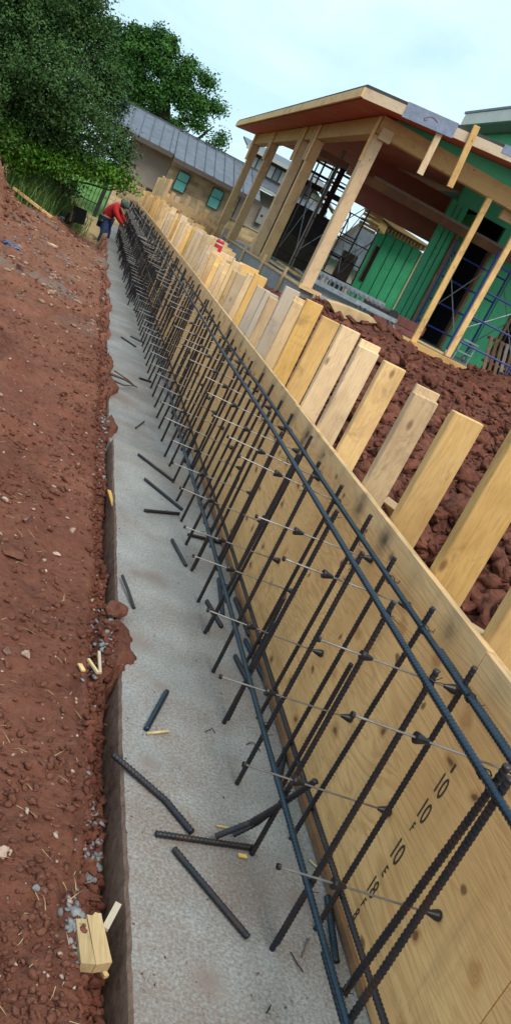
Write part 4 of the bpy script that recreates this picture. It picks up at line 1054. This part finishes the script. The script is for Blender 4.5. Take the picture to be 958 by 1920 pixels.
# scaffolds
def scaffold(name, x0, x1, y0, y1, z0, z1, mat, label, cast=False, rr=.022):
    t = thing(name, ((x0 + x1) / 2, (y0 + y1) / 2, z0), label, 'scaffold')
    for x in (x0, x1):
        for y in (y0, y1):
            bm = nb(); tube(bm, [(x, y, z0 + .12), (x, y, z1)], rr, 8); link('upright_tube', bm, M[mat], t)
            bm = nb(); tube(bm, [(x, y, z0), (x, y, z0 + .16)], rr * .7, 8)
            if cast:
                tube(bm, [(x - .02, y, z0 + .06), (x + .02, y, z0 + .06)], .06, 12)
            link('caster', bm, M['galv'], t)
    for y in (y0, y1):
        n = max(2, int((z1 - z0) / .5))
        for k in range(n):
            z = z0 + .35 + k * .48
            if z < z1: bm = nb(); tube(bm, [(x0, y, z), (x1, y, z)], rr * .8, 6); link('rung', bm, M[mat], t)
    for x in (x0, x1):
        bm = nb(); tube(bm, [(x, y0, z0 + .4), (x, y1, z1 - .3)], .011, 5); link('cross_brace', bm, M['galv'], t)
        bm = nb(); tube(bm, [(x, y1, z0 + .4), (x, y0, z1 - .3)], .011, 5); link('cross_brace', bm, M['galv'], t)
    bm = nb(); tube(bm, [(x0, y0, z0 + .5), (x1, y0 + .02, z1 - .4)], .011, 5); link('cross_brace', bm, M['galv'], t)
    return t
scaffold('rolling_scaffold', 6.75, 8.05, 15.3, 17.3, 1.087, 3.1, 'scafblue', 'blue rolling scaffold tower under the porch at the right edge', True, .026)
scaffold('pipe_scaffold', 4.75, 5.9, 21.0, 23.0, 1.087, 3.7, 'scafdark', 'dark rusty pipe scaffold between the middle porch posts', rr=.02)
scaffold('pipe_scaffold', 6.05, 6.9, 23.0, 24.6, 1.087, 3.0, 'scafdark', 'dark pipe scaffold right of the corner post, in front of the gap of sky', rr=.02)
# pallets under the scaffold
def pallet(c, yaw, tilt, label):
    t = thing('pallet', c, label, 'pallet')
    Rm = Euler((tilt, 0, yaw)).to_matrix(); c = Vector(c)
    def P(x, y, z): return c + Rm @ Vector((x, y, z))
    for k in range(7): bm = nb(); bar(bm, P(-.5 + k * .165, -.5, .11), P(-.5 + k * .165, .5, .11), .09, .02, Rm @ Vector((0, 0, 1))); link('slat', bm, M['brownlum'], t)
    for k in range(3): bm = nb(); bar(bm, P(-.52, -.48 + k * .48, .05), P(.52, -.48 + k * .48, .05), .04, .09, Rm @ Vector((0, 0, 1))); link('stringer', bm, M['brownlum'], t)
pallet((8.7, 17.0, 1.3), .3, 1.2, 'weathered pallet leaning in the dark behind the blue scaffold')
pallet((9.3, 16.4, 1.1), .1, .1, 'weathered pallet lying flat in the dark behind the blue scaffold')
# red drink can on a stud
cp = UX(408, 466, 1.5); cn = thing('drink_can', (cp.x, cp.y, cp.z - .05), 'red can with a white band standing on the formwork before the stem wall', 'can')
bm = nb(); z = cp.z - .05; tube(bm, [(cp.x, cp.y, z), (cp.x, cp.y, z + .006), (cp.x, cp.y, z + .135), (cp.x, cp.y, z + .15)], [.040, .046, .046, .036], 18); link('can_body', bm, M['redcan'], cn)
bm = nb(); tube(bm, [(cp.x, cp.y, z + .151), (cp.x, cp.y, z + .158)], [.036, .034], 18); link('lid', bm, M['alu'], cn)
bm = nb(); tube(bm, [(cp.x, cp.y, z + .095), (cp.x, cp.y, z + .11)], .0468, 18, False); link('label_band', bm, M['white'], cn)

# ============================================================ far formwork: plank wall and rail
pf = thing('plank_formwork', (2.4, 24, 0), 'upright plank formwork with a top rail in front of the stone house', 'formwork')
k = 0
x = 1.75
while x < 3.55:
    w = R.uniform(.09, .15); bm = nb(); box(bm, x, x + w, 24.6 + R.uniform(-.03, .03), 24.64 + .03, -.1, R.uniform(1.30, 1.62), .003); link('plank', bm, M['lumZ'], pf); x += w + R.uniform(.0, .05)
bm = nb(); bar(bm, (1.62, 24.35, 1.30), (3.3, 24.2, 1.18), .05, .12, (0, 0, 1)); link('rail', bm, M['lumX'], pf)
bm = nb(); bar(bm, (1.62, 24.35, .95), (3.3, 24.2, .82), .05, .12, (0, 0, 1)); link('rail', bm, M['lumX'], pf)
for x in np.arange(1.7, 3.3, .22):
    bm = nb(); box(bm, float(x), float(x) + .09, 24.38, 24.42, -.1, 1.12 + R.uniform(-.05, .05), .003); link('plank', bm, M['lumZ'], pf)
tp = thing('tall_plank_form', (1.5, 26, 0), 'tall upright pale planks standing at the far end of the plywood form', 'formwork')
for k in range(9):
    a = UX(258 + k * 5.2, 392 - k * 2, 1.34 + .02 * (k % 2)); yy = 22.0 + (8 - k) * .42
    bm = nb(); box(bm, 1.50 + .012 * (k % 2), 1.54 + .012 * (k % 2), yy, yy + .36, -.1, 1.72 + R.uniform(-.06, .06), .003); link('plank', bm, M['lumZ'], tp)
bm = nb(); box(bm, 1.545, 1.62, 22.0, 22.06, -.1, 1.75, .003); link('plank', bm, M['lumZ'], tp)

# far second row of studs on the stem wall forms, between form and porch
sr = thing('stem_wall_bracing', (2.6, 18, 0), 'row of upright boards bracing the far side of the form before the porch stem wall', 'formwork')
y_ = 9.2
while y_ < 23:
    x = 1.66 + (y_ - 9) * .035; w = R.uniform(.10, .15); h = 1.16 + R.uniform(-.10, .06)
    bm = nb(); box(bm, x, x + w * 1.6, y_, y_ + .04, -.1, h, .003); link('upright_board', bm, M['lumZ'], sr); y_ += R.uniform(.30, .5)

# ============================================================ stone house
sh = thing('stone_house', (2, 30, 0), 'low limestone house with grey standing seam roof and two teal windows', 'house')
def sb(name, mat, *a, parent=None, bev=0):
    bm = nb(); box(bm, *a, bev); return link(name, bm, M[mat], parent or sh)
sb('wall', 'stone', .62, 1.55, 30.25, 30.5, -.3, 1.28); sb('wall', 'stone', 1.97, 4.35, 30.0, 30.3, -.3, 2.42)
sb('stucco_wall', 'stucco', .62, 1.965, 30.28, 30.48, 1.282, 2.44); sb('wall_return', 'stone', 1.97, 2.1, 30.302, 31, -.3, 2.4)
for xa, xb, za, zb in ((2.26, 2.65, 1.59, 2.20), (3.44, 3.83, 1.60, 2.22)):
    w = sb('window', 'black', xa, xb, 29.93, 30.02, za, zb)
    mid = (za + zb) / 2 + .02
    for (a, b) in ((za + .025, mid - .012), (mid + .012, zb - .025)):
        bm = nb(); box(bm, xa + .025, xb - .025, 29.915, 29.94, a, b); q = link('pane', bm, M['teal'], w)
# roof plane
def roofp(name, x0, x1, ye, ze, yr, zr, th=.04):
    bm = nb(); slab(bm, [(x0, ye, ze), (x1, ye, ze), (x1, ye, ze + th), (x0, ye, ze + th)], (0, 0, 0)); bm.free()
    bm = nb(); slab(bm, [(x0, ye, ze), (x0, yr, zr), (x0, yr, zr + th), (x0, ye, ze + th)], (x1 - x0, 0, 0)); r = link(name, bm, M['metalroof'], sh)
    x = x0
    while x <= x1:
        bm = nb(); bar(bm, (x, ye, ze + th + .012), (x, yr, zr + th + .012), .02, .035); link('roof_seam', bm, M['metalseam'], r); x += .34
    return r
roofp('roof', -.3, 1.9, 29.7, 2.50, 32.2, 3.36); roofp('roof', 1.92, 4.9, 29.45, 2.42, 32.2, 3.34)
sb('fascia', 'trim', -.3, 1.9, 29.66, 29.69, 2.40, 2.54); sb('fascia', 'trim', 1.92, 4.9, 29.41, 29.44, 2.32, 2.46)
sb('soffit', 'trim', -.3, 1.88, 29.7, 30.27, 2.45, 2.47); sb('soffit', 'trim', 1.93, 4.9, 29.45, 29.99, 2.425, 2.44)
sb('ridge_cap', 'metalseam', -.3, 4.9, 32.15, 32.3, 3.39, 3.43)
bm = nb(); slab(bm, [(.6, 32.25, -.3), (4.8, 32.25, -.3), (4.8, 32.25, 3.34), (.6, 32.25, 3.34)], (0, .1, 0)); link('back_wall', bm, M['stucco'], sh)

# stucco house
tb = thing('stucco_house', (5.5, 32, 0), 'taupe stucco house with stone base, clerestory windows and utility box, seen between the porch posts', 'house')
def tbx(name, mat, *a, parent=None):
    bm = nb(); box(bm, *a); return link(name, bm, M[mat], parent or tb)
tbx('stone_base', 'stone', 4.42, 7.2, 31.6, 31.95, -.3, 1.62); tbx('stucco_wall', 'stucco', 4.45, 7.2, 31.65, 31.95, 1.62, 2.86)
tbx('base_cap', 'soft', 4.4, 7.22, 31.57, 31.6, 1.585, 1.625)
bx_ = tbx('utility_box', 'box', 5.38, 5.62, 31.5, 31.64, 1.86, 2.42); bm = nb(); box(bm, 5.46, 5.54, 31.485, 31.499, 2.1, 2.16); link('meter', bm, M['black'], bx_)
tbx('door', 'black', 4.5, 4.62, 31.62, 31.648, 1.66, 2.3)
bm = nb(); slab(bm, [(4.1, 31.2, 2.86), (7.6, 31.2, 2.86), (7.6, 31.2, 2.95), (4.1, 31.2, 2.95)], (0, .05, 0)); link('fascia', bm, M['soft'], tb)
bm = nb(); slab(bm, [(4.1, 31.2, 2.955), (4.1, 33, 3.30), (4.1, 33, 3.34), (4.1, 31.2, 2.995)], (3.5, 0, 0)); link('lower_roof', bm, M['metalroof'], tb)
tbx('clerestory_wall', 'trim', 4.5, 7.0, 33.0, 33.1, 3.2, 3.95)
for k in range(9):
    bm = nb(); box(bm, 4.62 + k * .23, 4.62 + k * .23 + .18, 32.97, 32.999, 3.42, 3.82); link('clerestory_window', bm, M['box' if k == 4 else 'white'], tb)
bm = nb(); slab(bm, [(4.2, 32.5, 3.96), (4.2, 34.4, 4.3), (4.2, 34.4, 4.36), (4.2, 32.5, 4.02)], (3.1, 0, 0)); link('upper_roof', bm, M['metalroof'], tb)
tbx('eave', 'soft', 4.2, 7.3, 32.45, 32.5, 3.9, 4.02)
# pale shuttered gable seen through the frames
gg = thing('shuttered_gable', (6.9, 33, 0), 'pale stucco gable with white louvred shutters seen through the window frames', 'house')
bm = nb(); slab(bm, [(6.0, 34, 0), (8.1, 34, 0), (8.1, 34, 3.4), (7.1, 34, 4.05), (6.0, 34, 3.4)], (0, .2, 0)); link('wall', bm, M['stucco'], gg)
for a in (6.5, 7.12):
    bm = nb(); box(bm, a, a + .55, 33.95, 33.985, 2.95, 3.72)
    for k in range(8): box(bm, a + .04, a + .51, 33.93, 33.955, 3.0 + k * .09, 3.05 + k * .09)
    link('shutter', bm, M['white'], gg)
bm = nb(); bar(bm, (5.9, 33.8, 3.42), (7.1, 33.8, 4.15), .5, .06); bar(bm, (7.1, 33.8, 4.15), (8.3, 33.8, 3.42), .5, .06); link('roof', bm, M['stucco'], gg)
# distant grey roofed shed
ds = thing('distant_shed', (10, 38, 0), 'distant grey roofed building seen through the gap beside the green wall', 'house')
bm = nb(); slab(bm, [(9.2, 36, 2.0), (10.0, 36, 3.6), (11.6, 36, 3.6), (11.6, 36, 2.0)], (0, .2, 0)); link('roof', bm, M['metalroof'], ds)
bm = nb(); slab(bm, [(8.9, 35.5, 2.05), (9.2, 35.5, 2.0), (10.0, 35.5, 3.6), (9.85, 35.5, 3.7)], (0, .1, 0)); link('rake', bm, M['trim'], ds)
bm = nb(); box(bm, 9.5, 11.6, 36.3, 36.5, -.2, 2.0); link('wall', bm, M['stucco'], ds)
hb('scaffold_plank', 'brownlum', 6.85, 7.3, 24.9, 25.0, 1.09, 2.2)

# ============================================================ worker
wk = thing('person', tuple(UY(190, 460, 22.0)), 'worker in red shirt and blue jeans bending over the far end of the rebar cage', 'person')
def skinned(name, verts, edges, radii, mat, parent, lvl=2, root=0):
    me = bpy.data.meshes.new(name); me.from_pydata([Vector(v) - ORG[parent] for v in verts], edges, [])
    o = bpy.data.objects.new(name, me); COL.objects.link(o); o.parent = parent
    md = o.modifiers.new('s', 'SKIN'); sl = me.skin_vertices[0].data
    for i, r in enumerate(radii): sl[i].radius = (r, r) if not hasattr(r, '__len__') else r
    sl[root].use_root = True
    sd = o.modifiers.new('d', 'SUBSURF'); sd.levels = lvl; sd.render_levels = lvl
    bpy.context.view_layer.update()
    dg = bpy.context.evaluated_depsgraph_get(); m2 = bpy.data.meshes.new_from_object(o.evaluated_get(dg))
    o.modifiers.clear(); o.data = m2; m2.name = name; m2.materials.clear(); m2.materials.append(M[mat])
    for p in m2.polygons: p.use_smooth = True
    bpy.data.meshes.remove(me); ORG[o] = ORG[parent]; return o
by = 22.0
def W_(px, py, dy=0): return tuple(UY(px - 12 * (460 - py) / 80, py, by + dy))
J = dict(pel=W_(206, 413), spn=W_(214, 399), chs=W_(225, 388), nek=W_(236, 381), hd=W_(243, 383), hd2=W_(248, 390),
         hl=W_(203, 416, -.09), kl=W_(200, 436, -.12), al=W_(188, 455, -.12), tl=W_(194, 461, -.14),
         hr=W_(207, 415, .09), kr=W_(205, 436, .14), ar=W_(196, 452, .15), tr=W_(202, 458, .16),
         sl=W_(226, 388, -.2), el=W_(229, 407, -.22), wl=W_(236, 420, -.18), pl=W_(238, 425, -.17),
         sr=W_(231, 388, .2), er=W_(236, 404, .2), wr=W_(243, 415, .16), pr=W_(246, 419, .15))
K = list(J); E_ = [('pel', 'spn'), ('spn', 'chs'), ('chs', 'nek'), ('nek', 'hd'), ('hd', 'hd2'), ('pel', 'hl'), ('hl', 'kl'), ('kl', 'al'), ('al', 'tl'), ('pel', 'hr'), ('hr', 'kr'), ('kr', 'ar'), ('ar', 'tr'), ('chs', 'sl'), ('sl', 'el'), ('el', 'wl'), ('wl', 'pl'), ('chs', 'sr'), ('sr', 'er'), ('er', 'wr'), ('wr', 'pr')]
rd = dict(pel=.13, spn=.12, chs=.13, nek=.055, hd=.09, hd2=.08, hl=.085, kl=.06, al=.04, tl=.035, hr=.085, kr=.06, ar=.04, tr=.035, sl=.06, el=.042, wl=.028, pl=.035, sr=.06, er=.042, wr=.028, pr=.035)
skinned('body', [J[k] for k in K], [(K.index(a), K.index(b)) for a, b in E_], [rd[k] for k in K], 'skin', wk)
def sub(name, keys, edges, rr, mat, extra=None):
    JJ = dict(J); JJ.update(extra or {})
    return skinned(name, [JJ[k] for k in keys], [(keys.index(a), keys.index(b)) for a, b in edges], [rr[k] for k in keys], mat, wk)
sub('shirt', ['pel', 'spn', 'chs', 'nek', 'sl', 'el', 'wl', 'sr', 'er', 'wr'], [('pel', 'spn'), ('spn', 'chs'), ('chs', 'nek'), ('chs', 'sl'), ('sl', 'el'), ('el', 'wl'), ('chs', 'sr'), ('sr', 'er'), ('er', 'wr')],
    dict(pel=.155, spn=.165, chs=.175, nek=.08, sl=.085, el=.062, wl=.05, sr=.085, er=.062, wr=.05), 'red', dict(pel=W_(208, 409)))
sub('trousers', ['pel', 'hl', 'kl', 'al', 'hr', 'kr', 'ar'], [('pel', 'hl'), ('hl', 'kl'), ('kl', 'al'), ('pel', 'hr'), ('hr', 'kr'), ('kr', 'ar')],
    dict(pel=.15, hl=.12, kl=.10, al=.095, hr=.12, kr=.10, ar=.095), 'jean')
for a, t_ in (('al', 'tl'), ('ar', 'tr')): skinned('boot', [Vector(J[a]) + Vector((-.03, 0, .02)), Vector(J[a]) + Vector((.02, 0, -.03)), Vector(J[t_]) + Vector((.05, 0, -.0))], [(0, 1), (1, 2)], [.055, .055, .045], 'boot', wk)
skinned('hooded_cap', [W_(238, 379), W_(244, 381), W_(249, 386), W_(253, 393)], [(0, 1), (1, 2), (2, 3)], [.085, .12, .105, (.09, .03)], 'camo', wk)
skinned('tool_pouch', [W_(200, 409, -.16), W_(196, 419, -.16)], [(0, 1)], [.07, .08], 'black', wk)
for s_, b_ in ((-1, 'pl'), (1, 'pr')):      # fingers
    p = Vector(J[b_])
    for q in range(5):
        f0 = p + Vector((.01, (q - 2) * .016, -.01)); bm = nb(); tube(bm, [f0, f0 + Vector((.03, (q - 2) * .004, -.03)), f0 + Vector((.03, (q - 2) * .003, -.065 + .006 * abs(q - 2)))], [.010, .009, .007], 6); link('finger', bm, M['skin'], wk)

# ============================================================ silt fence, boards and fence beyond
sf = thing('silt_fence', (-.5, 20, 0), 'sagging black silt fence fabric on stakes at the foot of the grass', 'fence')
P = [UY(36, 384, 19.6), UY(60, 396, 19.6), UY(88, 408, 19.7), UY(104, 413, 19.8)]
bm = nb(); prev = None
for i in range(19):
    t = i / 18 * 3; j = min(2, int(t)); p = P[j].lerp(P[j + 1], t - j); h = .20 + .05 * math.sin(i * 1.7)
    a = bm.verts.new(p + Vector((0, .05 * math.sin(i * 2.3), -h))); b = bm.verts.new(p + Vector((0, .05 * math.sin(i * 1.3), .04)))
    if prev: bm.faces.new((prev[0], a, b, prev[1]))
    prev = (a, b)
o = link('fabric', bm, M['silt'], sf); md = o.modifiers.new('t', 'SOLIDIFY'); md.thickness = .008
for px in ((121, 400, 418), (145, 392, 418)):
    a, b = UY(px[0] + 6, px[1], 20), UY(px[0] - 2, px[2], 20)
    bm = nb(); slab(bm, [a + Vector((-.14, 0, .02)), a + Vector((.12, 0, .03)), b + Vector((.14, 0, .03)), b + Vector((-.10, 0, -.02))], (.03, .04, 0)); link('fabric_fold', bm, M['silt'], sf)
for px in ((102, 391, 412), (134, 396, 415)):
    bm = nb(); bar(bm, UY(px[0] + 3, px[1], 19.8), UY(px[0] - 2, px[2], 19.8), .04, .04); link('stake', bm, M['brownlum'], sf)
board(UY(26, 352, 18.6), UY(98, 408, 18.3), .10, .04, 'long pale board leaning over the black silt fence', 'lumX')
board(UZ(76, 447, .03), UZ(104, 463, .03), .12, .03, 'pale broken board among stones on the far bank', 'lumX')
single_rock((140, 419), .06, 'white rock beside the folded black fabric', z=.0)
single_rock((116, 409), .07, 'crumpled white and blue litter lump by the silt fence', 'bluebag', name='litter', cat='litter', z=.05)
# iron picket fence
pk = thing('iron_fence', (-1.2, 26, 0), 'black iron picket fence behind the oak foliage', 'fence')
for z in (.25, 1.15): 
    bm = nb(); bar(bm, (-4.5, 26, z), (.35, 27.5, z), .03, .03); link('rail', bm, M['black'], pk)
for k in range(34):
    t = k / 33; x = -3.2 + 3.55 * t; y = 26.4 + 1.1 * t; bm = nb(); bar(bm, (x, y, 0), (x, y, 1.3), .018, .018); link('picket', bm, M['black'], pk)
bm = nb(); box(bm, .30, .42, 27.45, 27.57, -.1, 1.45); link('post', bm, M['black'], pk)

# ============================================================ trees
def tree(name, lobes, n_cl, per, leaf, spread, mat, label, trunk, limbs, seed, group=None):
    rr = random.Random(seed); t = thing(name, trunk[0], label, 'tree', group)
    bm = nb(); tube(bm, [Vector(p) for p in trunk], np.linspace(trunk_r[0], trunk_r[1], len(trunk)).tolist(), 8)
    link('trunk', bm, M['bark'], t)
    for L in limbs: 
        bm = nb(); tube(bm, [Vector(p) for p in L], np.linspace(trunk_r[1] * .8, .02, len(L)).tolist(), 6); link('limb', bm, M['bark'], t)
    tot = sum(l[3] ** 2 for l in lobes); V = []; 
    for l in lobes:
        c = np.array(l[:3]); k = max(3, int(n_cl * l[3] ** 2 / tot))
        for i in range(k):
            d = np.array([rr.gauss(0, 1) for _ in range(3)]); d /= np.linalg.norm(d)
            r = l[3] * (rr.random() ** .45) * rr.uniform(.82, 1.12)
            cc = c + d * r * np.array([1, 1, .85])
            s = spread * rr.uniform(.6, 1.3)
            for q in range(int(per * rr.uniform(.6, 1.3))):
                V.append((cc[0] + rr.gauss(0, s), cc[1] + rr.gauss(0, s), cc[2] + rr.gauss(0, s * .7), d[0], d[1], d[2]))
    V = np.array(V); n = len(V); rng = np.random.default_rng(seed)
    a = rng.normal(size=(n, 3)) ; b = rng.normal(size=(n, 3)) * .8 + V[:, 3:] * .6 + np.array([0, 0, .5])
    b /= np.linalg.norm(b, axis=1)[:, None]; a = np.cross(a, b); a /= np.linalg.norm(a, axis=1)[:, None]; c_ = np.cross(a, b)
    L = leaf * rng.uniform(.6, 1.35, size=(n, 1)); p = V[:, :3]
    q = np.stack([p - a * L * .5, p + c_ * L * .28 + b * L * .06, p + a * L * .5, p - c_ * L * .28 + b * L * .06], 1).reshape(-1, 3) - np.array(trunk[0])
    me = bpy.data.meshes.new('crown'); me.vertices.add(len(q)); me.vertices.foreach_set('co', q.ravel())
    me.loops.add(n * 4); me.loops.foreach_set('vertex_index', np.arange(n * 4, dtype=np.int32)); me.polygons.add(n); me.polygons.foreach_set('loop_start', np.arange(0, n * 4, 4, dtype=np.int32))
    me.update(calc_edges=True); me.materials.append(M[mat]); o = bpy.data.objects.new('crown', me); COL.objects.link(o); o.parent = t
    return t
def lobes_px(lst, y0, kk=.93):
    out = []
    for px, py, rpx, dy in lst:
        q = UY(px, py, y0 + dy); d = (q - CAMP).length; out.append((q.x, q.y, q.z, rpx * d / FP * kk))
    return out
trunk_r = (.34, .16)
lo = lobes_px([(60, 60, 105, 0), (150, 60, 62, .5), (10, 160, 110, -.5), (110, 150, 80, -1), (180, 130, 56, .3), (200, 200, 46, 0), (150, 230, 60, -.8), (200, 268, 38, -.2), (90, 235, 55, -.5), (20, 240, 60, 0), (60, -60, 120, 0), (-60, 60, 130, 0), (150, 20, 60, 1), (175, 300, 30, -.3), (215, 160, 32, .2), (190, 60, 30, .6), (160, 10, 45, .5), (222, 292, 26, .5), (226, 252, 24, .5), (232, 318, 16, .5)], 19.5)
tree('live_oak_tree', lo, 1500, 92, .060, .13, 'leaf1', 'large dense dark live oak filling the upper left corner',
     [(-2.2, 21, -.2), (-2.1, 20.8, .8), (-2.3, 20.5, 1.8), (-2.5, 20, 3.2)], [[(-2.1, 20.8, 1.0), (-1.2, 20, 1.5), (-.4, 19.6, 1.7), (.2, 19.6, 1.6)], [(-2.2, 20.6, 1.4), (-1.6, 19.5, 2.2), (-.9, 19.0, 3.0)]], 3)
trunk_r = (.45, .22)
lo = lobes_px([(250, 110, 48, 0), (300, 105, 52, 0), (240, 70, 28, 0), (275, 65, 22, 0), (318, 82, 20, 0), (350, 130, 34, 0), (340, 175, 42, 0), (290, 170, 50, 0), (385, 150, 24, 0), (380, 195, 32, 0), (403, 205, 20, 0), (370, 235, 22, 0), (352, 220, 20, 0), (408, 262, 16, 0), (395, 275, 10, 0), (230, 150, 50, 0), (215, 100, 40, 0), (215, 50, 24, 0), (330, 235, 22, 0), (300, 215, 26, 1), (262, 195, 30, 0), (255, 60, 18, 0), (300, 62, 16, 0), (418, 255, 9, 0)], 40, .74)
tree('oak_tree', lo, 620, 70, .12, .17, 'leaf2', 'tall open crowned oak rising behind the grey roof, sky showing through it',
     [(2.4, 41, -.2), (2.3, 41, 2.2), (1.8, 40.5, 3.6), (1.2, 40.2, 5)], [[(2.3, 41, 2.0), (3.0, 40.5, 3.4), (3.6, 40.2, 4.6)], [(2.2, 41, 3.0), (1.0, 40.4, 4.2), (0, 40, 5.3)], [(2.3, 41, 2.6), (3.5, 40.2, 3.4), (4.1, 40, 3.8)]], 9)
trunk_r = (.07, .028)
lo = lobes_px([(50, 275, 42, 0), (100, 300, 34, 0), (20, 255, 30, 0), (70, 310, 26, .2), (215, 338, 20, 0), (238, 340, 18, 0), (160, 318, 24, 0), (120, 272, 30, .2), (190, 326, 15, 0), (130, 322, 18, 0), (40, 315, 22, 0), (15, 290, 20, 0), (205, 325, 20, 0)], 19.0)
tree('young_oak_tree', lo, 330, 26, .075, .13, 'leaf3', 'bright yellow green low tree spreading beneath the dark oak',
     [(-.6, 20.4, -.2), (-.5, 20.3, .5), (-.7, 20, 1.0)], [[tuple(UY(128, 338, 19.9)), tuple(UY(165, 344, 19.7)), tuple(UY(205, 356, 19.6)), tuple(UY(236, 352, 19.5))], [(-.6, 20.2, .6), (-1.2, 19.6, 1.1), (-1.8, 19.3, 1.4)]], 14)
trunk_r = (.05, .03)
lo = lobes_px([(70, 350, 22, 0), (100, 345, 26, 0), (130, 352, 16, 0), (45, 335, 24, 0)], 21.0)
tree('shrub', lo, 150, 26, .07, .11, 'leaf1', 'dark green shrub growing behind the tall grass and silt fence', [(-.8, 21.2, -.2), (-.8, 21.1, .1), (-.8, 21, .4)], [], 15)
trunk_r = (.3, .15)
for i, (x, y, s, lab) in enumerate([(-12, 62, 3.2, 'distant tree at the far left behind the iron fence'), (-5, 60, 2.6, 'distant tree behind the dark oak and the iron fence'), (9, 66, 2.4, 'distant tree just showing above the grey roof ridge beside the porch'), (17, 70, 2.4, 'distant tree seen through the gap by the green wall')]):
    lo = [(x + a, y + b, s * .9 + c_, s * .75) for a, b, c_ in ((0, 0, .8), (s * .7, 0, 0), (-s * .7, .5, 0), (0, -.5, -.3))]
    tree('distant_tree', lo, 220, 26, .3, .45, 'leaf2', lab, [(x, y, -.2), (x, y, 1), (x, y, s)], [], 30 + i)

# ============================================================ light
SE, SR = rad(54), rad(166)
w = bpy.data.worlds.new('World'); scene.world = w; w.use_nodes = True
nt = w.node_tree; bg = nt.nodes['Background']; bg.inputs['Strength'].default_value = .1
sky = nt.nodes.new('ShaderNodeTexSky'); sky.sky_type = 'NISHITA'; sky.sun_disc = False; sky.sun_elevation = SE; sky.sun_rotation = SR; sky.air_density = 1.; sky.dust_density = 1.
tc = nt.nodes.new('ShaderNodeTexCoord'); mp = nt.nodes.new('ShaderNodeMapping'); mp.inputs['Scale'].default_value = (1, 1, 2.4); nt.links.new(tc.outputs['Generated'], mp.inputs[0])
no = nt.nodes.new('ShaderNodeTexNoise'); no.inputs['Scale'].default_value = 2.6; no.inputs['Detail'].default_value = 6; no.inputs['Roughness'].default_value = .55; no.inputs['Distortion'].default_value = .3
nt.links.new(mp.outputs[0], no.inputs['Vector'])
rp = nt.nodes.new('ShaderNodeValToRGB'); rp.color_ramp.elements[0].position = .36; rp.color_ramp.elements[0].color = (.82,) * 3 + (1,); rp.color_ramp.elements[1].position = .62; rp.color_ramp.elements[1].color = (1.,) * 3 + (1,)
nt.links.new(no.outputs[0], rp.inputs[0])
r2 = nt.nodes.new('ShaderNodeValToRGB'); r2.color_ramp.elements[0].position = .35; r2.color_ramp.elements[0].color = (3.6, 5.3, 6.3, 1); r2.color_ramp.elements[1].position = .7; r2.color_ramp.elements[1].color = (5.5, 6.7, 7.0, 1)
nt.links.new(no.outputs[0], r2.inputs[0])
mx = nt.nodes.new('ShaderNodeMix'); mx.data_type = 'RGBA'
nt.links.new(rp.outputs[0], mx.inputs[0]); nt.links.new(sky.outputs[0], mx.inputs[6]); nt.links.new(r2.outputs[0], mx.inputs[7])
nt.links.new(mx.outputs[2], bg.inputs['Color'])
sd = bpy.data.lights.new('sun', 'SUN'); sd.energy = 1.7; sd.angle = rad(38); sd.color = (1, .92, .80)
so = bpy.data.objects.new('sun', sd); COL.objects.link(so); so['kind'] = 'structure'
# Nishita: rotation measured from +Y clockwise
dirv = Vector((math.sin(SR) * math.cos(SE), math.cos(SR) * math.cos(SE), math.sin(SE)))
so.rotation_euler = dirv.to_track_quat('Z', 'Y').to_euler()
vs = scene.view_settings; vs.view_transform = 'Standard'; vs.look = 'None'; vs.exposure = .84; vs.gamma = 1; vs.use_curve_mapping = False
scene.cycles.max_bounces = 6; scene.cycles.use_denoising = True
